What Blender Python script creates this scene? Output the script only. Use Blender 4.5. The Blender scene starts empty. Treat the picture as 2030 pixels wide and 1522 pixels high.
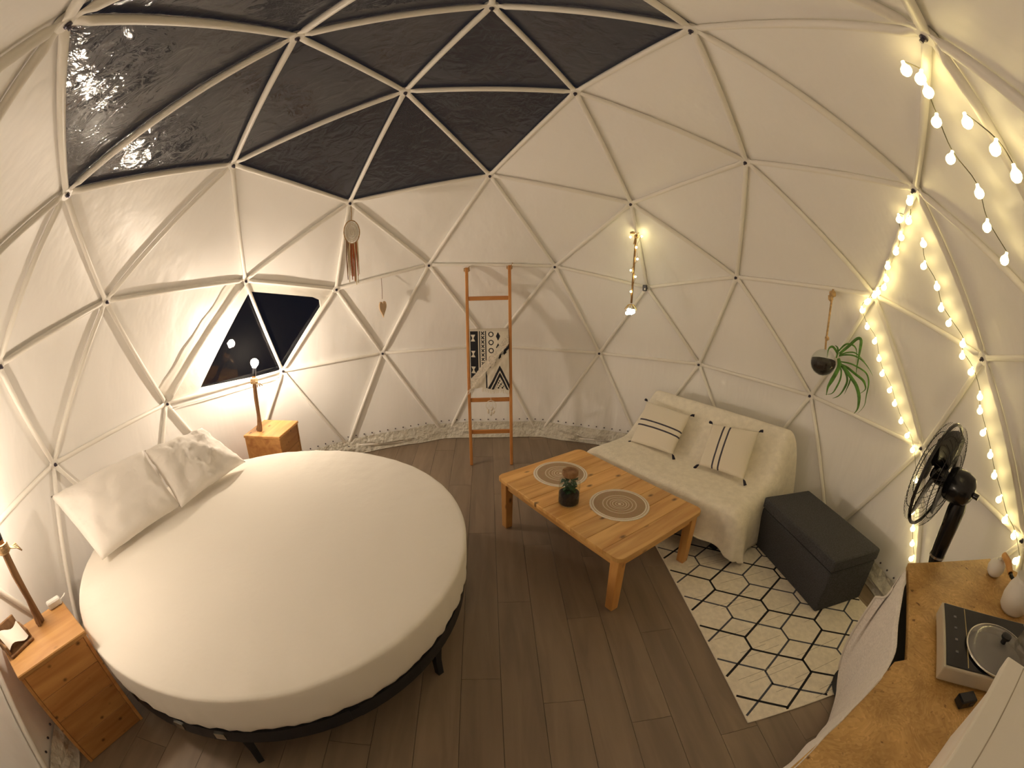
import bpy, bmesh, math, random
from mathutils import Vector, Matrix, noise
random.seed(7)
PI = math.pi
SC = bpy.context.scene
COL = SC.collection

# ---------------------------------------------------------------- camera (wide action-camera lens)
CAM = Vector((-0.02317, -1.90816, 1.85614))
RIGHT = Vector((0.99864609, -0.05197340, 0.00217799))
DOWN = Vector((-0.01285852, -0.28720738, -0.95778211))
FWD = Vector((0.05040472, 0.95645736, -0.28748683))
KP = (0.06308211287546901, 0.00011250852527134419, -3.121444091299544e-05, 9.471081961196556e-07)
cd = bpy.data.cameras.new('camera')
cam = bpy.data.objects.new('camera', cd)
COL.objects.link(cam)
m = Matrix.Identity(4)
for i in range(3):
    m[i][0] = RIGHT[i]; m[i][1] = -DOWN[i]; m[i][2] = -FWD[i]; m[i][3] = CAM[i]
cam.matrix_world = m
cd.type = 'PANO'
cd.panorama_type = 'FISHEYE_LENS_POLYNOMIAL'
cd.sensor_width = 36.0
cd.fisheye_fov = 3.3
cd.fisheye_polynomial_k0 = 0.0
cd.fisheye_polynomial_k1, cd.fisheye_polynomial_k2, cd.fisheye_polynomial_k3, cd.fisheye_polynomial_k4 = [-k for k in KP]
cd.clip_start = 0.02
SC.camera = cam

# ---------------------------------------------------------------- night sky outside, exposure
W = bpy.data.worlds.new('night')
SC.world = W
W.use_nodes = True
W.node_tree.nodes['Background'].inputs[0].default_value = (0.10, 0.14, 0.28, 1)
W.node_tree.nodes['Background'].inputs[1].default_value = 0.012
SC.view_settings.view_transform = 'Standard'
SC.view_settings.look = 'None'
SC.view_settings.gamma = 1.0
SC.view_settings.use_curve_mapping = False
SC.view_settings.exposure = 1.5
SC.cycles.max_bounces = 10
SC.cycles.diffuse_bounces = 7
SC.cycles.glossy_bounces = 4
SC.cycles.transparent_max_bounces = 12
SC.cycles.sample_clamp_indirect = 6.0
LAMP_L = 285.0        # bedside bulbs
LAMP_COL = (1.0, 0.825, 0.635)
FAIRY_L = 3.0
FAIRY_COL = (1.0, 0.80, 0.34)

# ---------------------------------------------------------------- a survey of the place: sight lines of the lens
def ray(u, v):
    x, y = (u - 1015.0) * 36 / 2030, (v - 761.0) * 36 / 2030
    r = math.hypot(x, y)
    th = sum(k * r ** (i + 1) for i, k in enumerate(KP))
    if r < 1e-9: return FWD.copy()
    return (RIGHT * (x / r * math.sin(th)) + DOWN * (y / r * math.sin(th)) + FWD * math.cos(th)).normalized()
def at_z(u, v, z):
    d = ray(u, v); return CAM + d * ((z - CAM.z) / d.z)
def at_plane(u, v, p, n):
    d = ray(u, v); return CAM + d * ((p - CAM).dot(n) / d.dot(n))
def at_vert(u, v, x, y):
    d = ray(u, v); t = ((x - CAM.x) * d.x + (y - CAM.y) * d.y) / (d.x ** 2 + d.y ** 2)
    return CAM + d * t
def at_r(u, v, R):
    d = ray(u, v); o = CAM - Vector((0, 0, 0.465)); b = o.dot(d)
    return CAM + d * (-b + math.sqrt(b * b - (o.dot(o) - R * R)))

# ---------------------------------------------------------------- scene-graph helpers
def tag(o, label=None, cat=None, group=None, kind=None):
    if label: o['label'] = label
    if cat: o['category'] = cat
    if group: o['group'] = group
    if kind: o['kind'] = kind
    return o
def empty(name, loc=(0, 0, 0), rz=0.0, label=None, cat=None, group=None, kind=None):
    o = bpy.data.objects.new(name, None); COL.objects.link(o)
    o.location = loc; o.rotation_euler = (0, 0, rz); o.empty_display_size = 0.05
    return tag(o, label, cat, group, kind)
def link(name, me, parent=None, loc=None, rot=None):
    o = bpy.data.objects.new(name, me); COL.objects.link(o)
    if parent: o.parent = parent
    if loc is not None: o.location = loc
    if rot is not None: o.rotation_euler = rot
    return o
def mk(name, bm, mat, parent=None, loc=None, rot=None, smooth=False, autosmooth=None):
    bmesh.ops.recalc_face_normals(bm, faces=bm.faces)
    me = bpy.data.meshes.new(name); bm.to_mesh(me); bm.free()
    if mat: me.materials.append(mat)
    if smooth:
        me.polygons.foreach_set('use_smooth', [True] * len(me.polygons))
        if autosmooth: me.set_sharp_from_angle(angle=math.radians(autosmooth))
    return link(name, me, parent, loc, rot)
def pyd(name, vs, fs, mat, parent=None, loc=None, smooth=False):
    me = bpy.data.meshes.new(name); me.from_pydata([tuple(v) for v in vs], [], fs); me.update()
    if mat: me.materials.append(mat)
    if smooth: me.polygons.foreach_set('use_smooth', [True] * len(me.polygons))
    return link(name, me, parent, loc)

# ---------------------------------------------------------------- shape helpers (add to a bmesh)
def add_box(bm, c, s, bev=0.0, seg=1, rz=0.0, R=None):
    r = bmesh.ops.create_cube(bm, size=1.0)
    vs = r['verts']
    for v in vs: v.co = Vector((v.co.x * s[0], v.co.y * s[1], v.co.z * s[2]))
    if bev > 0:
        es = list({e for v in vs for e in v.link_edges})
        b = bmesh.ops.bevel(bm, geom=es, offset=bev, segments=seg, affect='EDGES', profile=0.6)
        vs = list({v for f in b['faces'] for v in f.verts} | {v for v in vs if v.is_valid})
    M = (R.to_4x4() if R else Matrix.Rotation(rz, 4, 'Z'))
    for v in vs: v.co = M @ v.co + Vector(c)
    return vs
def box(c, s, bev=0.0, seg=1, rz=0.0, R=None):
    bm = bmesh.new(); add_box(bm, c, s, bev, seg, rz, R); return bm
def frame_of(d):
    d = d.normalized(); a = Vector((0, 0, 1)) if abs(d.z) < 0.9 else Vector((1, 0, 0))
    x = d.cross(a).normalized(); return x, d.cross(x).normalized()
def add_tube(bm, pts, rad, n=8, cap=True, closed=False, flat=None):
    pts = [Vector(p) for p in pts]; N = len(pts)
    rs = rad if isinstance(rad, (list, tuple)) else [rad] * N
    rings = []; x = None
    for i, p in enumerate(pts):
        if closed: d = pts[(i + 1) % N] - pts[i - 1]
        else: d = (pts[min(i + 1, N - 1)] - pts[max(i - 1, 0)])
        d.normalize()
        if x is None: x, y = frame_of(d)
        else:
            x = (x - d * x.dot(d)).normalized(); y = d.cross(x)
        rings.append([bm.verts.new(p + (x * math.cos(2 * PI * k / n) + y * math.sin(2 * PI * k / n) * (flat or 1)) * rs[i]) for k in range(n)])
    for i in range(N if closed else N - 1):
        a, b = rings[i], rings[(i + 1) % N]
        for k in range(n): bm.faces.new((a[k], a[(k + 1) % n], b[(k + 1) % n], b[k]))
    if cap and not closed:
        bm.faces.new(list(reversed(rings[0]))); bm.faces.new(rings[-1])
    return bm
def tube(pts, rad, n=8, **k):
    bm = bmesh.new(); add_tube(bm, pts, rad, n, **k); return bm
def add_lathe(bm, prof, n=24, c=(0, 0, 0), M=None):
    c = Vector(c); rings = []
    for r, z in prof:
        if r < 1e-6: rings.append([bm.verts.new(c + Vector((0, 0, z)))])
        else: rings.append([bm.verts.new(c + Vector((r * math.cos(2 * PI * k / n), r * math.sin(2 * PI * k / n), z))) for k in range(n)])
    for a, b in zip(rings, rings[1:]):
        if len(a) == 1 and len(b) == 1: continue
        for k in range(n):
            k2 = (k + 1) % n
            if len(a) == 1: bm.faces.new((a[0], b[k2], b[k]))
            elif len(b) == 1: bm.faces.new((a[k], a[k2], b[0]))
            else: bm.faces.new((a[k], a[k2], b[k2], b[k]))
    if M:
        for rg in rings:
            for v in rg: v.co = M @ v.co
    return bm
def lathe(prof, n=24, c=(0, 0, 0), M=None):
    return add_lathe(bmesh.new(), prof, n, c, M)
def add_ball(bm, c, r, sub=2, s=(1, 1, 1)):
    vs = bmesh.ops.create_icosphere(bm, subdivisions=sub, radius=r)['verts']
    for v in vs: v.co = Vector((v.co.x * s[0], v.co.y * s[1], v.co.z * s[2])) + Vector(c)
def ball(c, r, sub=2, s=(1, 1, 1)):
    bm = bmesh.new(); add_ball(bm, c, r, sub, s); return bm
def add_prism(bm, poly, z0, z1):
    lo = [bm.verts.new((p[0], p[1], z0)) for p in poly]; hi = [bm.verts.new((p[0], p[1], z1)) for p in poly]
    bm.faces.new(list(reversed(lo))); bm.faces.new(hi)
    for i in range(len(poly)):
        j = (i + 1) % len(poly); bm.faces.new((lo[i], lo[j], hi[j], hi[i]))
    return bm
def prism(poly, z0, z1): return add_prism(bmesh.new(), poly, z0, z1)
def spline(ctrl, n=6):
    P = [Vector(c) for c in ctrl]; out = []
    for i in range(len(P) - 1):
        p0, p1, p2, p3 = P[max(i - 1, 0)], P[i], P[i + 1], P[min(i + 2, len(P) - 1)]
        for k in range(n):
            t = k / n
            out.append(0.5 * ((2 * p1) + (p2 - p0) * t + (2 * p0 - 5 * p1 + 4 * p2 - p3) * t * t + (3 * p1 - p0 - 3 * p2 + p3) * t ** 3))
    out.append(P[-1]); return out

# ---------------------------------------------------------------- materials
def nodes(name):
    mt = bpy.data.materials.new(name); mt.use_nodes = True; nt = mt.node_tree
    return mt, nt, nt.nodes['Principled BSDF']
def N(nt, t, **k):
    n = nt.nodes.new(t)
    for a, b in k.items(): setattr(n, a, b)
    return n
def coords(nt, scale=(1, 1, 1), jitter=False):
    tc = N(nt, 'ShaderNodeTexCoord'); mp = N(nt, 'ShaderNodeMapping'); mp.inputs['Scale'].default_value = scale
    nt.links.new(tc.outputs['Object'], mp.inputs['Vector'])
    if jitter:
        oi = N(nt, 'ShaderNodeObjectInfo'); mu = N(nt, 'ShaderNodeVectorMath', operation='SCALE')
        mu.inputs[0].default_value = (17.3, 9.1, 5.7); nt.links.new(oi.outputs['Random'], mu.inputs['Scale'])
        nt.links.new(mu.outputs[0], mp.inputs['Location'])
    return mp.outputs['Vector']
def ramp(nt, fac, stops):
    r = N(nt, 'ShaderNodeValToRGB'); e = r.color_ramp.elements
    while len(e) < len(stops): e.new(0.5)
    for el, (p, c) in zip(e, stops): el.position = p; el.color = (*c, 1)
    nt.links.new(fac, r.inputs['Fac']); return r.outputs['Color']
def bump(nt, b, h, strength, dist=0.01):
    bp = N(nt, 'ShaderNodeBump'); bp.inputs['Strength'].default_value = strength; bp.inputs['Distance'].default_value = dist
    nt.links.new(h, bp.inputs['Height']); nt.links.new(bp.outputs['Normal'], b.inputs['Normal'])
def mat(name, col, rough=0.6, metal=0.0, spec=0.5, bmp=None, var=None, scale=(1, 1, 1), jitter=False):
    mt, nt, b = nodes(name)
    b.inputs['Base Color'].default_value = (*col, 1); b.inputs['Roughness'].default_value = rough
    b.inputs['Metallic'].default_value = metal; b.inputs['Specular IOR Level'].default_value = spec
    if bmp or var: v = coords(nt, scale, jitter)
    if var:
        n = N(nt, 'ShaderNodeTexNoise'); n.inputs['Scale'].default_value = var[0]; n.inputs['Detail'].default_value = 4
        nt.links.new(v, n.inputs['Vector'])
        c = ramp(nt, n.outputs['Fac'], [(0.3, tuple(x * (1 - var[1]) for x in col)), (0.7, tuple(min(1, x * (1 + var[1])) for x in col))])
        nt.links.new(c, b.inputs['Base Color'])
    if bmp:
        n = N(nt, 'ShaderNodeTexNoise'); n.inputs['Scale'].default_value = bmp[0]; n.inputs['Detail'].default_value = 3
        nt.links.new(v, n.inputs['Vector']); bump(nt, b, n.outputs['Fac'], bmp[1], bmp[2] if len(bmp) > 2 else 0.01)
    return mt
def wood(name, light, dark, grain, rough=0.5, knots=True, rand=0.25, kscale=(5, 9, 5), kr=(0.05, 0.15)):
    """grain: texture scale per axis, small along the fibres"""
    mt, nt, b = nodes(name)
    v = coords(nt, grain, True)
    n = N(nt, 'ShaderNodeTexNoise'); n.inputs['Scale'].default_value = 1.0; n.inputs['Detail'].default_value = 5; n.inputs['Distortion'].default_value = 0.6
    nt.links.new(v, n.inputs['Vector'])
    c = ramp(nt, n.outputs['Fac'], [(0.32, dark), (0.5, tuple((x + y) / 2 for x, y in zip(light, dark))), (0.68, light)])
    if knots:
        vk = coords(nt, kscale, True)
        vo = N(nt, 'ShaderNodeTexVoronoi'); vo.inputs['Scale'].default_value = 1.0
        nt.links.new(vk, vo.inputs['Vector'])
        kf = ramp(nt, vo.outputs['Distance'], [(kr[0], (1, 1, 1)), (kr[1], (0, 0, 0))])
        mx = N(nt, 'ShaderNodeMix', data_type='RGBA'); nt.links.new(kf, mx.inputs[0]); nt.links.new(c, mx.inputs[6])
        mx.inputs[7].default_value = (*[x * 0.30 for x in dark], 1); c = mx.outputs[2]
    oi = N(nt, 'ShaderNodeObjectInfo'); mr = N(nt, 'ShaderNodeMapRange'); mr.inputs[3].default_value = 1 - rand; mr.inputs[4].default_value = 1 + rand * 0.4
    nt.links.new(oi.outputs['Random'], mr.inputs[0])
    hs = N(nt, 'ShaderNodeHueSaturation'); nt.links.new(c, hs.inputs['Color']); nt.links.new(mr.outputs[0], hs.inputs['Value'])
    nt.links.new(hs.outputs[0], b.inputs['Base Color']); b.inputs['Roughness'].default_value = rough
    bump(nt, b, n.outputs['Fac'], 0.15, 0.002)
    return mt
def emit(name, col, strength):
    mt, nt, b = nodes(name)
    b.inputs['Base Color'].default_value = (*col, 1)
    b.inputs['Emission Color'].default_value = (*col, 1); b.inputs['Emission Strength'].default_value = strength
    return mt
def film(name, haze, wrinkle, rough=0.06, tint=(0.9, 0.9, 0.9), stretch=(1, 1, 1), fres=1.45):
    """clear PVC sheet: mostly see-through, mirror-like at grazing angles, slightly dusty and creased"""
    mt = bpy.data.materials.new(name); mt.use_nodes = True; nt = mt.node_tree; nt.nodes.clear()
    out = N(nt, 'ShaderNodeOutputMaterial'); tr = N(nt, 'ShaderNodeBsdfTransparent'); gl = N(nt, 'ShaderNodeBsdfGlossy'); df = N(nt, 'ShaderNodeBsdfDiffuse')
    tr.inputs[0].default_value = (*tint, 1); gl.inputs['Roughness'].default_value = rough; df.inputs[0].default_value = (0.5, 0.48, 0.45, 1)
    fr = N(nt, 'ShaderNodeFresnel'); fr.inputs['IOR'].default_value = fres
    v = coords(nt, stretch)
    n = N(nt, 'ShaderNodeTexNoise'); n.inputs['Scale'].default_value = 9; n.inputs['Detail'].default_value = 4; n.inputs['Distortion'].default_value = 1.2
    nt.links.new(v, n.inputs['Vector'])
    bp = N(nt, 'ShaderNodeBump'); bp.inputs['Strength'].default_value = wrinkle; bp.inputs['Distance'].default_value = 0.02
    nt.links.new(n.outputs['Fac'], bp.inputs['Height'])
    nt.links.new(bp.outputs[0], gl.inputs['Normal']); nt.links.new(bp.outputs[0], fr.inputs['Normal'])
    m1 = N(nt, 'ShaderNodeMixShader'); m1.inputs[0].default_value = haze
    nt.links.new(tr.outputs[0], m1.inputs[1]); nt.links.new(df.outputs[0], m1.inputs[2])
    m2 = N(nt, 'ShaderNodeMixShader'); nt.links.new(fr.outputs[0], m2.inputs[0]); nt.links.new(m1.outputs[0], m2.inputs[1]); nt.links.new(gl.outputs[0], m2.inputs[2])
    nt.links.new(m2.outputs[0], out.inputs[0]); return mt
def osb(name):
    mt, nt, b = nodes(name)
    v = coords(nt, (1, 1, 1))
    n0 = N(nt, 'ShaderNodeTexNoise'); n0.inputs['Scale'].default_value = 5; nt.links.new(v, n0.inputs['Vector'])
    mx0 = N(nt, 'ShaderNodeVectorMath', operation='MULTIPLY_ADD'); nt.links.new(n0.outputs['Color'], mx0.inputs[0]); mx0.inputs[1].default_value = (0.25, 0.25, 0.25); nt.links.new(v, mx0.inputs[2])
    vo = N(nt, 'ShaderNodeTexVoronoi'); vo.inputs['Scale'].default_value = 120; nt.links.new(mx0.outputs[0], vo.inputs['Vector'])
    c = ramp(nt, vo.outputs['Color'], [(0.1, (0.56, 0.33, 0.105)), (0.45, (0.64, 0.39, 0.13)), (0.7, (0.69, 0.43, 0.15)), (0.95, (0.76, 0.49, 0.19))])
    n = N(nt, 'ShaderNodeTexNoise'); n.inputs['Scale'].default_value = 34; n.inputs['Detail'].default_value = 2; nt.links.new(v, n.inputs['Vector'])
    k = ramp(nt, n.outputs['Fac'], [(0.26, (0.35, 0.28, 0.2)), (0.33, (1, 1, 1))])
    mu = N(nt, 'ShaderNodeMix', data_type='RGBA', blend_type='MULTIPLY'); mu.inputs[0].default_value = 1
    nt.links.new(c, mu.inputs[6]); nt.links.new(k, mu.inputs[7]); nt.links.new(mu.outputs[2], b.inputs['Base Color'])
    n3 = N(nt, 'ShaderNodeTexNoise'); n3.inputs['Scale'].default_value = 7; n3.inputs['Detail'].default_value = 5; nt.links.new(v, n3.inputs['Vector'])
    k3 = ramp(nt, n3.outputs['Fac'], [(0.3, (0.66, 0.62, 0.55)), (0.7, (1.12, 1.14, 1.2))])
    mu3 = N(nt, 'ShaderNodeMix', data_type='RGBA', blend_type='MULTIPLY'); mu3.inputs[0].default_value = 1
    nt.links.new(mu.outputs[2], mu3.inputs[6]); nt.links.new(k3, mu3.inputs[7]); nt.links.new(mu3.outputs[2], b.inputs['Base Color'])
    b.inputs['Roughness'].default_value = 0.42
    bump(nt, b, vo.outputs['Distance'], 0.15, 0.003)
    return mt
def bands(name, cols):
    """concentric woven rings round the thing's own centre: list of (radius, colour)"""
    mt, nt, b = nodes(name)
    tc = N(nt, 'ShaderNodeTexCoord'); sp = N(nt, 'ShaderNodeVectorMath', operation='MULTIPLY'); sp.inputs[1].default_value = (1, 1, 0)
    nt.links.new(tc.outputs['Object'], sp.inputs[0]); ln = N(nt, 'ShaderNodeVectorMath', operation='LENGTH'); nt.links.new(sp.outputs[0], ln.inputs[0])
    mr = N(nt, 'ShaderNodeMath', operation='MULTIPLY'); mr.inputs[1].default_value = 5.0; nt.links.new(ln.outputs['Value'], mr.inputs[0])
    r = N(nt, 'ShaderNodeValToRGB'); r.color_ramp.interpolation = 'CONSTANT'; e = r.color_ramp.elements
    while len(e) < len(cols): e.new(0.5)
    for el, (p, c) in zip(e, cols): el.position = p * 5; el.color = (*c, 1)
    nt.links.new(mr.outputs[0], r.inputs[0])
    w = N(nt, 'ShaderNodeTexNoise'); w.inputs['Scale'].default_value = 220; nt.links.new(tc.outputs['Object'], w.inputs['Vector'])
    mu = N(nt, 'ShaderNodeMix', data_type='RGBA', blend_type='MULTIPLY'); mu.inputs[0].default_value = 0.6
    nt.links.new(r.outputs[0], mu.inputs[6]); nt.links.new(w.outputs['Color'], mu.inputs[7])
    hs = N(nt, 'ShaderNodeHueSaturation'); hs.inputs['Value'].default_value = 1.75; hs.inputs['Saturation'].default_value = 0.9; nt.links.new(mu.outputs[2], hs.inputs['Color'])
    nt.links.new(hs.outputs[0], b.inputs['Base Color']); b.inputs['Roughness'].default_value = 0.85
    bump(nt, b, w.outputs['Fac'], 0.4, 0.002)
    return mt
def stripes(name, base, dark, axis, lines, halfw):
    mt, nt, b = nodes(name)
    tc = N(nt, 'ShaderNodeTexCoord'); sx = N(nt, 'ShaderNodeSeparateXYZ'); nt.links.new(tc.outputs['UV'], sx.inputs[0])
    tot = None
    for l in lines:
        cm = N(nt, 'ShaderNodeMath', operation='COMPARE'); cm.inputs[1].default_value = l; cm.inputs[2].default_value = halfw
        nt.links.new(sx.outputs[axis], cm.inputs[0])
        if tot is None: tot = cm.outputs[0]
        else:
            ad = N(nt, 'ShaderNodeMath', operation='MAXIMUM'); nt.links.new(tot, ad.inputs[0]); nt.links.new(cm.outputs[0], ad.inputs[1]); tot = ad.outputs[0]
    mx = N(nt, 'ShaderNodeMix', data_type='RGBA'); nt.links.new(tot, mx.inputs[0]); mx.inputs[6].default_value = (*base, 1); mx.inputs[7].default_value = (*dark, 1)
    nt.links.new(mx.outputs[2], b.inputs['Base Color']); b.inputs['Roughness'].default_value = 0.9
    n = N(nt, 'ShaderNodeTexNoise'); n.inputs['Scale'].default_value = 160; nt.links.new(tc.outputs['Object'], n.inputs['Vector']); bump(nt, b, n.outputs['Fac'], 0.4, 0.002)
    return mt
def vcol(name, rough=0.9):
    mt, nt, b = nodes(name)
    a = N(nt, 'ShaderNodeVertexColor', layer_name='print'); nt.links.new(a.outputs[0], b.inputs['Base Color']); b.inputs['Roughness'].default_value = rough
    return mt

CANVAS = mat('canvas', (0.93, 0.915, 0.90), 0.42, bmp=(2.0, 0.30, 0.04), scale=(2.6, 2.6, 0.6))
STEEL = mat('painted_steel', (0.88, 0.85, 0.79), 0.38)
BOLT = mat('bolt_steel', (0.10, 0.09, 0.12), 0.4, 0.8)
PVC = film('clear_pvc', 0.10, 0.35, 0.07, fres=1.6)
PVC_WIN = film('window_pvc', 0.004, 0.05, 0.03, fres=1.4)
FRAME_CANVAS = mat('window_canvas', (0.88, 0.85, 0.79), 0.5, bmp=(10, 0.3, 0.02))
SKIRT = mat('skirt_pvc', (0.66, 0.63, 0.55), 0.3, bmp=(22, 1.0, 0.03))
FLOORW = wood('floor_vinyl', (0.29, 0.215, 0.15), (0.21, 0.155, 0.108), (14, 1.6, 14), 0.42, knots=False, rand=0.13)
SHEET = mat('bed_sheet', (0.88, 0.84, 0.77), 0.85, bmp=(6, 0.25, 0.02))
PILLOWM = mat('pillow_cotton', (0.86, 0.82, 0.77), 0.85, bmp=(9, 0.45, 0.02))
BLACK = mat('black_metal', (0.012, 0.013, 0.018), 0.45)
CHROME = mat('bright_metal', (0.7, 0.68, 0.62), 0.25, 1.0)
PINE = wood('pine', (0.78, 0.45, 0.155), (0.56, 0.27, 0.075), (3, 16, 16), 0.42, kscale=(5, .5, 9))
PINE_Y = wood('pine_along_y', (0.86, 0.52, 0.18), (0.64, 0.32, 0.088), (22, 2.2, 22), 0.40, kscale=(11, 5.5, .4), kr=(0.05, 0.17))
PINE_Z = wood('pine_along_z', (0.70, 0.38, 0.12), (0.54, 0.25, 0.07), (16, 16, 3), 0.45, kscale=(9, 9, 5))
PINE_NS = wood('pine_red', (0.66, 0.34, 0.11), (0.46, 0.19, 0.052), (2.5, 18, 18), 0.45, kscale=(13, .3, 17), kr=(0.06, 0.20))
PINE_TOP = wood('pine_top', (0.72, 0.39, 0.13), (0.52, 0.24, 0.068), (2.5, 18, 18), 0.42, kscale=(6, 12, .4), kr=(0.05, 0.16))
LADDERW = wood('ladder_pine', (0.56, 0.25, 0.07), (0.44, 0.17, 0.045), (16, 16, 3), 0.45, knots=False)
DRIFT = wood('driftwood', (0.36, 0.20, 0.09), (0.16, 0.075, 0.03), (30, 30, 4), 0.8, knots=False)
ROPE = mat('jute_rope', (0.50, 0.33, 0.17), 0.95, bmp=(90, 0.8, 0.004), var=(60, 0.35))
OSBM = osb('osb_board')
COVER = mat('sofa_throw', (0.86, 0.81, 0.70), 0.95, bmp=(70, 0.45, 0.006), var=(25, 0.06))
CLOTH_GREY = mat('woven_grey_cloth', (0.80, 0.75, 0.70), 0.95, bmp=(140, 0.5, 0.003), var=(120, 0.12))
GREYF = mat('charcoal_fabric', (0.055, 0.055, 0.060), 0.95, bmp=(180, 0.5, 0.003), var=(150, 0.4))
RUGM = mat('rug_pile', (0.84, 0.78, 0.66), 0.97, bmp=(160, 0.6, 0.004), var=(40, 0.08))
INK = mat('rug_black', (0.014, 0.014, 0.017), 0.97)
INK2 = mat('rug_blue_grey', (0.075, 0.082, 0.105), 0.97)
WHITE = mat('white_plastic', (0.78, 0.76, 0.72), 0.45)
PAPER = mat('paper', (0.80, 0.74, 0.66), 0.8)
GLOSSBLACK = mat('black_gloss', (0.008, 0.008, 0.010), 0.18)
TASSEL = mat('dark_wool', (0.02, 0.018, 0.035), 0.95)
LEAF = mat('leaf', (0.075, 0.20, 0.030), 0.45, var=(30, 0.4), jitter=True)
LEAF2 = mat('leaf_dark', (0.02, 0.075, 0.022), 0.5, var=(40, 0.5))
SOIL = mat('soil', (0.018, 0.012, 0.010), 0.9, bmp=(60, 0.9, 0.01))
LACE = mat('lace_white', (0.78, 0.72, 0.62), 0.9)
BULB = emit('lamp_bulb', LAMP_COL, LAMP_L)
BULB_DIM = emit('lamp_bulb_dim', LAMP_COL, LAMP_L * 0.40)
FAIRY = emit('fairy_bulb', FAIRY_COL, FAIRY_L)
TINYB = emit('pendant_bulb', (1.0, 0.86, 0.40), FAIRY_L * 8.0)
COOL = emit('crystal_light', (0.80, 0.95, 0.85), 1.6)
WIRE = mat('thin_wire', (0.10, 0.09, 0.05), 0.5)
def glass(name, tint=(0.95, 0.97, 0.95), rough=0.02):
    mt = bpy.data.materials.new(name); mt.use_nodes = True; nt = mt.node_tree; nt.nodes.clear()
    out = N(nt, 'ShaderNodeOutputMaterial'); tr = N(nt, 'ShaderNodeBsdfTransparent'); gl = N(nt, 'ShaderNodeBsdfGlossy'); lw = N(nt, 'ShaderNodeLayerWeight'); lw.inputs['Blend'].default_value = 0.5
    pw = N(nt, 'ShaderNodeMath', operation='POWER'); pw.inputs[1].default_value = 3.5; nt.links.new(lw.outputs['Facing'], pw.inputs[0])
    fr = N(nt, 'ShaderNodeMath', operation='MULTIPLY_ADD'); fr.inputs[1].default_value = 0.7; fr.inputs[2].default_value = 0.04; nt.links.new(pw.outputs[0], fr.inputs[0])
    tr.inputs[0].default_value = (*tint, 1); gl.inputs['Roughness'].default_value = rough
    mx = N(nt, 'ShaderNodeMixShader'); nt.links.new(fr.outputs[0], mx.inputs[0]); nt.links.new(tr.outputs[0], mx.inputs[1]); nt.links.new(gl.outputs[0], mx.inputs[2])
    nt.links.new(mx.outputs[0], out.inputs[0]); return mt
GLASS = glass('clear_glass', (0.93, 0.96, 0.94))

HUB = {
    'A0': (-0.0119, 0.0002, 2.955),
    'r1_0': (-0.486, 0.6443, 2.7903),
    'r2a_0': (-1.0421, 1.4236, 2.2596),
    'r2b_0': (-0.01, 1.5319, 2.4389),
    'p_0': (-1.3182, 1.8307, 1.5894),
    'r3n_0': (-0.5473, 2.0968, 1.755),
    'r3p_0': (0.5657, 2.0937, 1.7353),
    'r4p_0': (-1.0473, 2.2517, 0.93),
    'r4m_0': (-1.8259, 1.6781, 0.9236),
    'r4b_0': (0.0, 2.5014, 0.9325),
    'r5p_0': (-0.479, 2.3964, -0.0045),
    'r5m_0': (0.48, 2.3986, 0.001),
    'r5b_0': (-1.3995, 1.9663, 0.0886),
    'r1_1': (0.4643, 0.6479, 2.7914),
    'r2a_1': (1.0378, 1.4264, 2.2469),
    'r2b_1': (1.4398, 0.4814, 2.4478),
    'p_1': (1.332, 1.8254, 1.5837),
    'r3n_1': (1.8224, 1.1782, 1.7427),
    'r3p_1': (2.1708, 0.1091, 1.7556),
    'r4p_1': (1.828, 1.6806, 0.9374),
    'r4m_1': (1.0425, 2.2476, 0.9072),
    'r4b_1': (2.3703, 0.7789, 0.927),
    'r5p_1': (2.1322, 1.1983, 0.0),
    'r5m_1': (2.4293, 0.2839, 0.0),
    'r5b_1': (1.4206, 1.9553, 0.0811),
    'r1_2': (0.7625, -0.2562, 2.7972),
    'r2a_2': (1.6789, -0.5476, 2.2474),
    'r2b_2': (0.9043, -1.2403, 2.4302),
    'p_2': (2.1538, -0.7089, 1.5875),
    'r3n_2': (1.6847, -1.3655, 1.7492),
    'r3p_2': (0.778, -2.0242, 1.7492),
    'r4p_2': (2.1629, -1.2169, 0.9344),
    'r4m_2': (2.4561, -0.269, 0.9417),
    'r4b_2': (1.4703, -2.0237, 0.9325),
    'r5p_2': (1.7985, -1.6576, 0.0),
    'r5m_2': (1.0207, -2.2227, 0.0),
    'r5b_2': (2.2986, -0.7469, 0.0811),
    'r1_3': (0.0, -0.8033, 2.7818),
    'r2a_3': (0.0, -1.7638, 2.2448),
    'r2b_3': (-0.8996, -1.2412, 2.4386),
    'p_3': (0.0, -2.259, 1.5924),
    'r3n_3': (-0.778, -2.0242, 1.7492),
    'r3p_3': (-1.6847, -1.3655, 1.7492),
    'r4p_3': (-0.4889, -2.4331, 0.9344),
    'r4m_3': (0.4889, -2.4331, 0.9344),
    'r4b_3': (-1.4703, -2.0237, 0.9325),
    'r5p_3': (-1.0207, -2.2227, 0.0),
    'r5m_3': (-1.7985, -1.6576, 0.0),
    'r5b_3': (0.0, -2.4169, 0.0811),
    'r1_4': (-0.766, -0.2359, 2.7576),
    'r2a_4': (-1.6764, -0.5415, 2.2369),
    'r2b_4': (-1.4537, 0.4766, 2.432),
    'p_4': (-2.1442, -0.6891, 1.5997),
    'r3n_4': (-2.1642, 0.1161, 1.7551),
    'r3p_4': (-1.8113, 1.1846, 1.7404),
    'r4p_4': (-2.4759, -0.2984, 0.9429),
    'r4m_4': (-2.1629, -1.2169, 0.9344),
    'r4b_4': (-2.3909, 0.7642, 0.9376),
    'r5p_4': (-2.4293, 0.2839, 0.0),
    'r5m_4': (-2.1322, 1.1983, 0.0),
    'r5b_4': (-2.2986, -0.7469, 0.0811),
}

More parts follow.
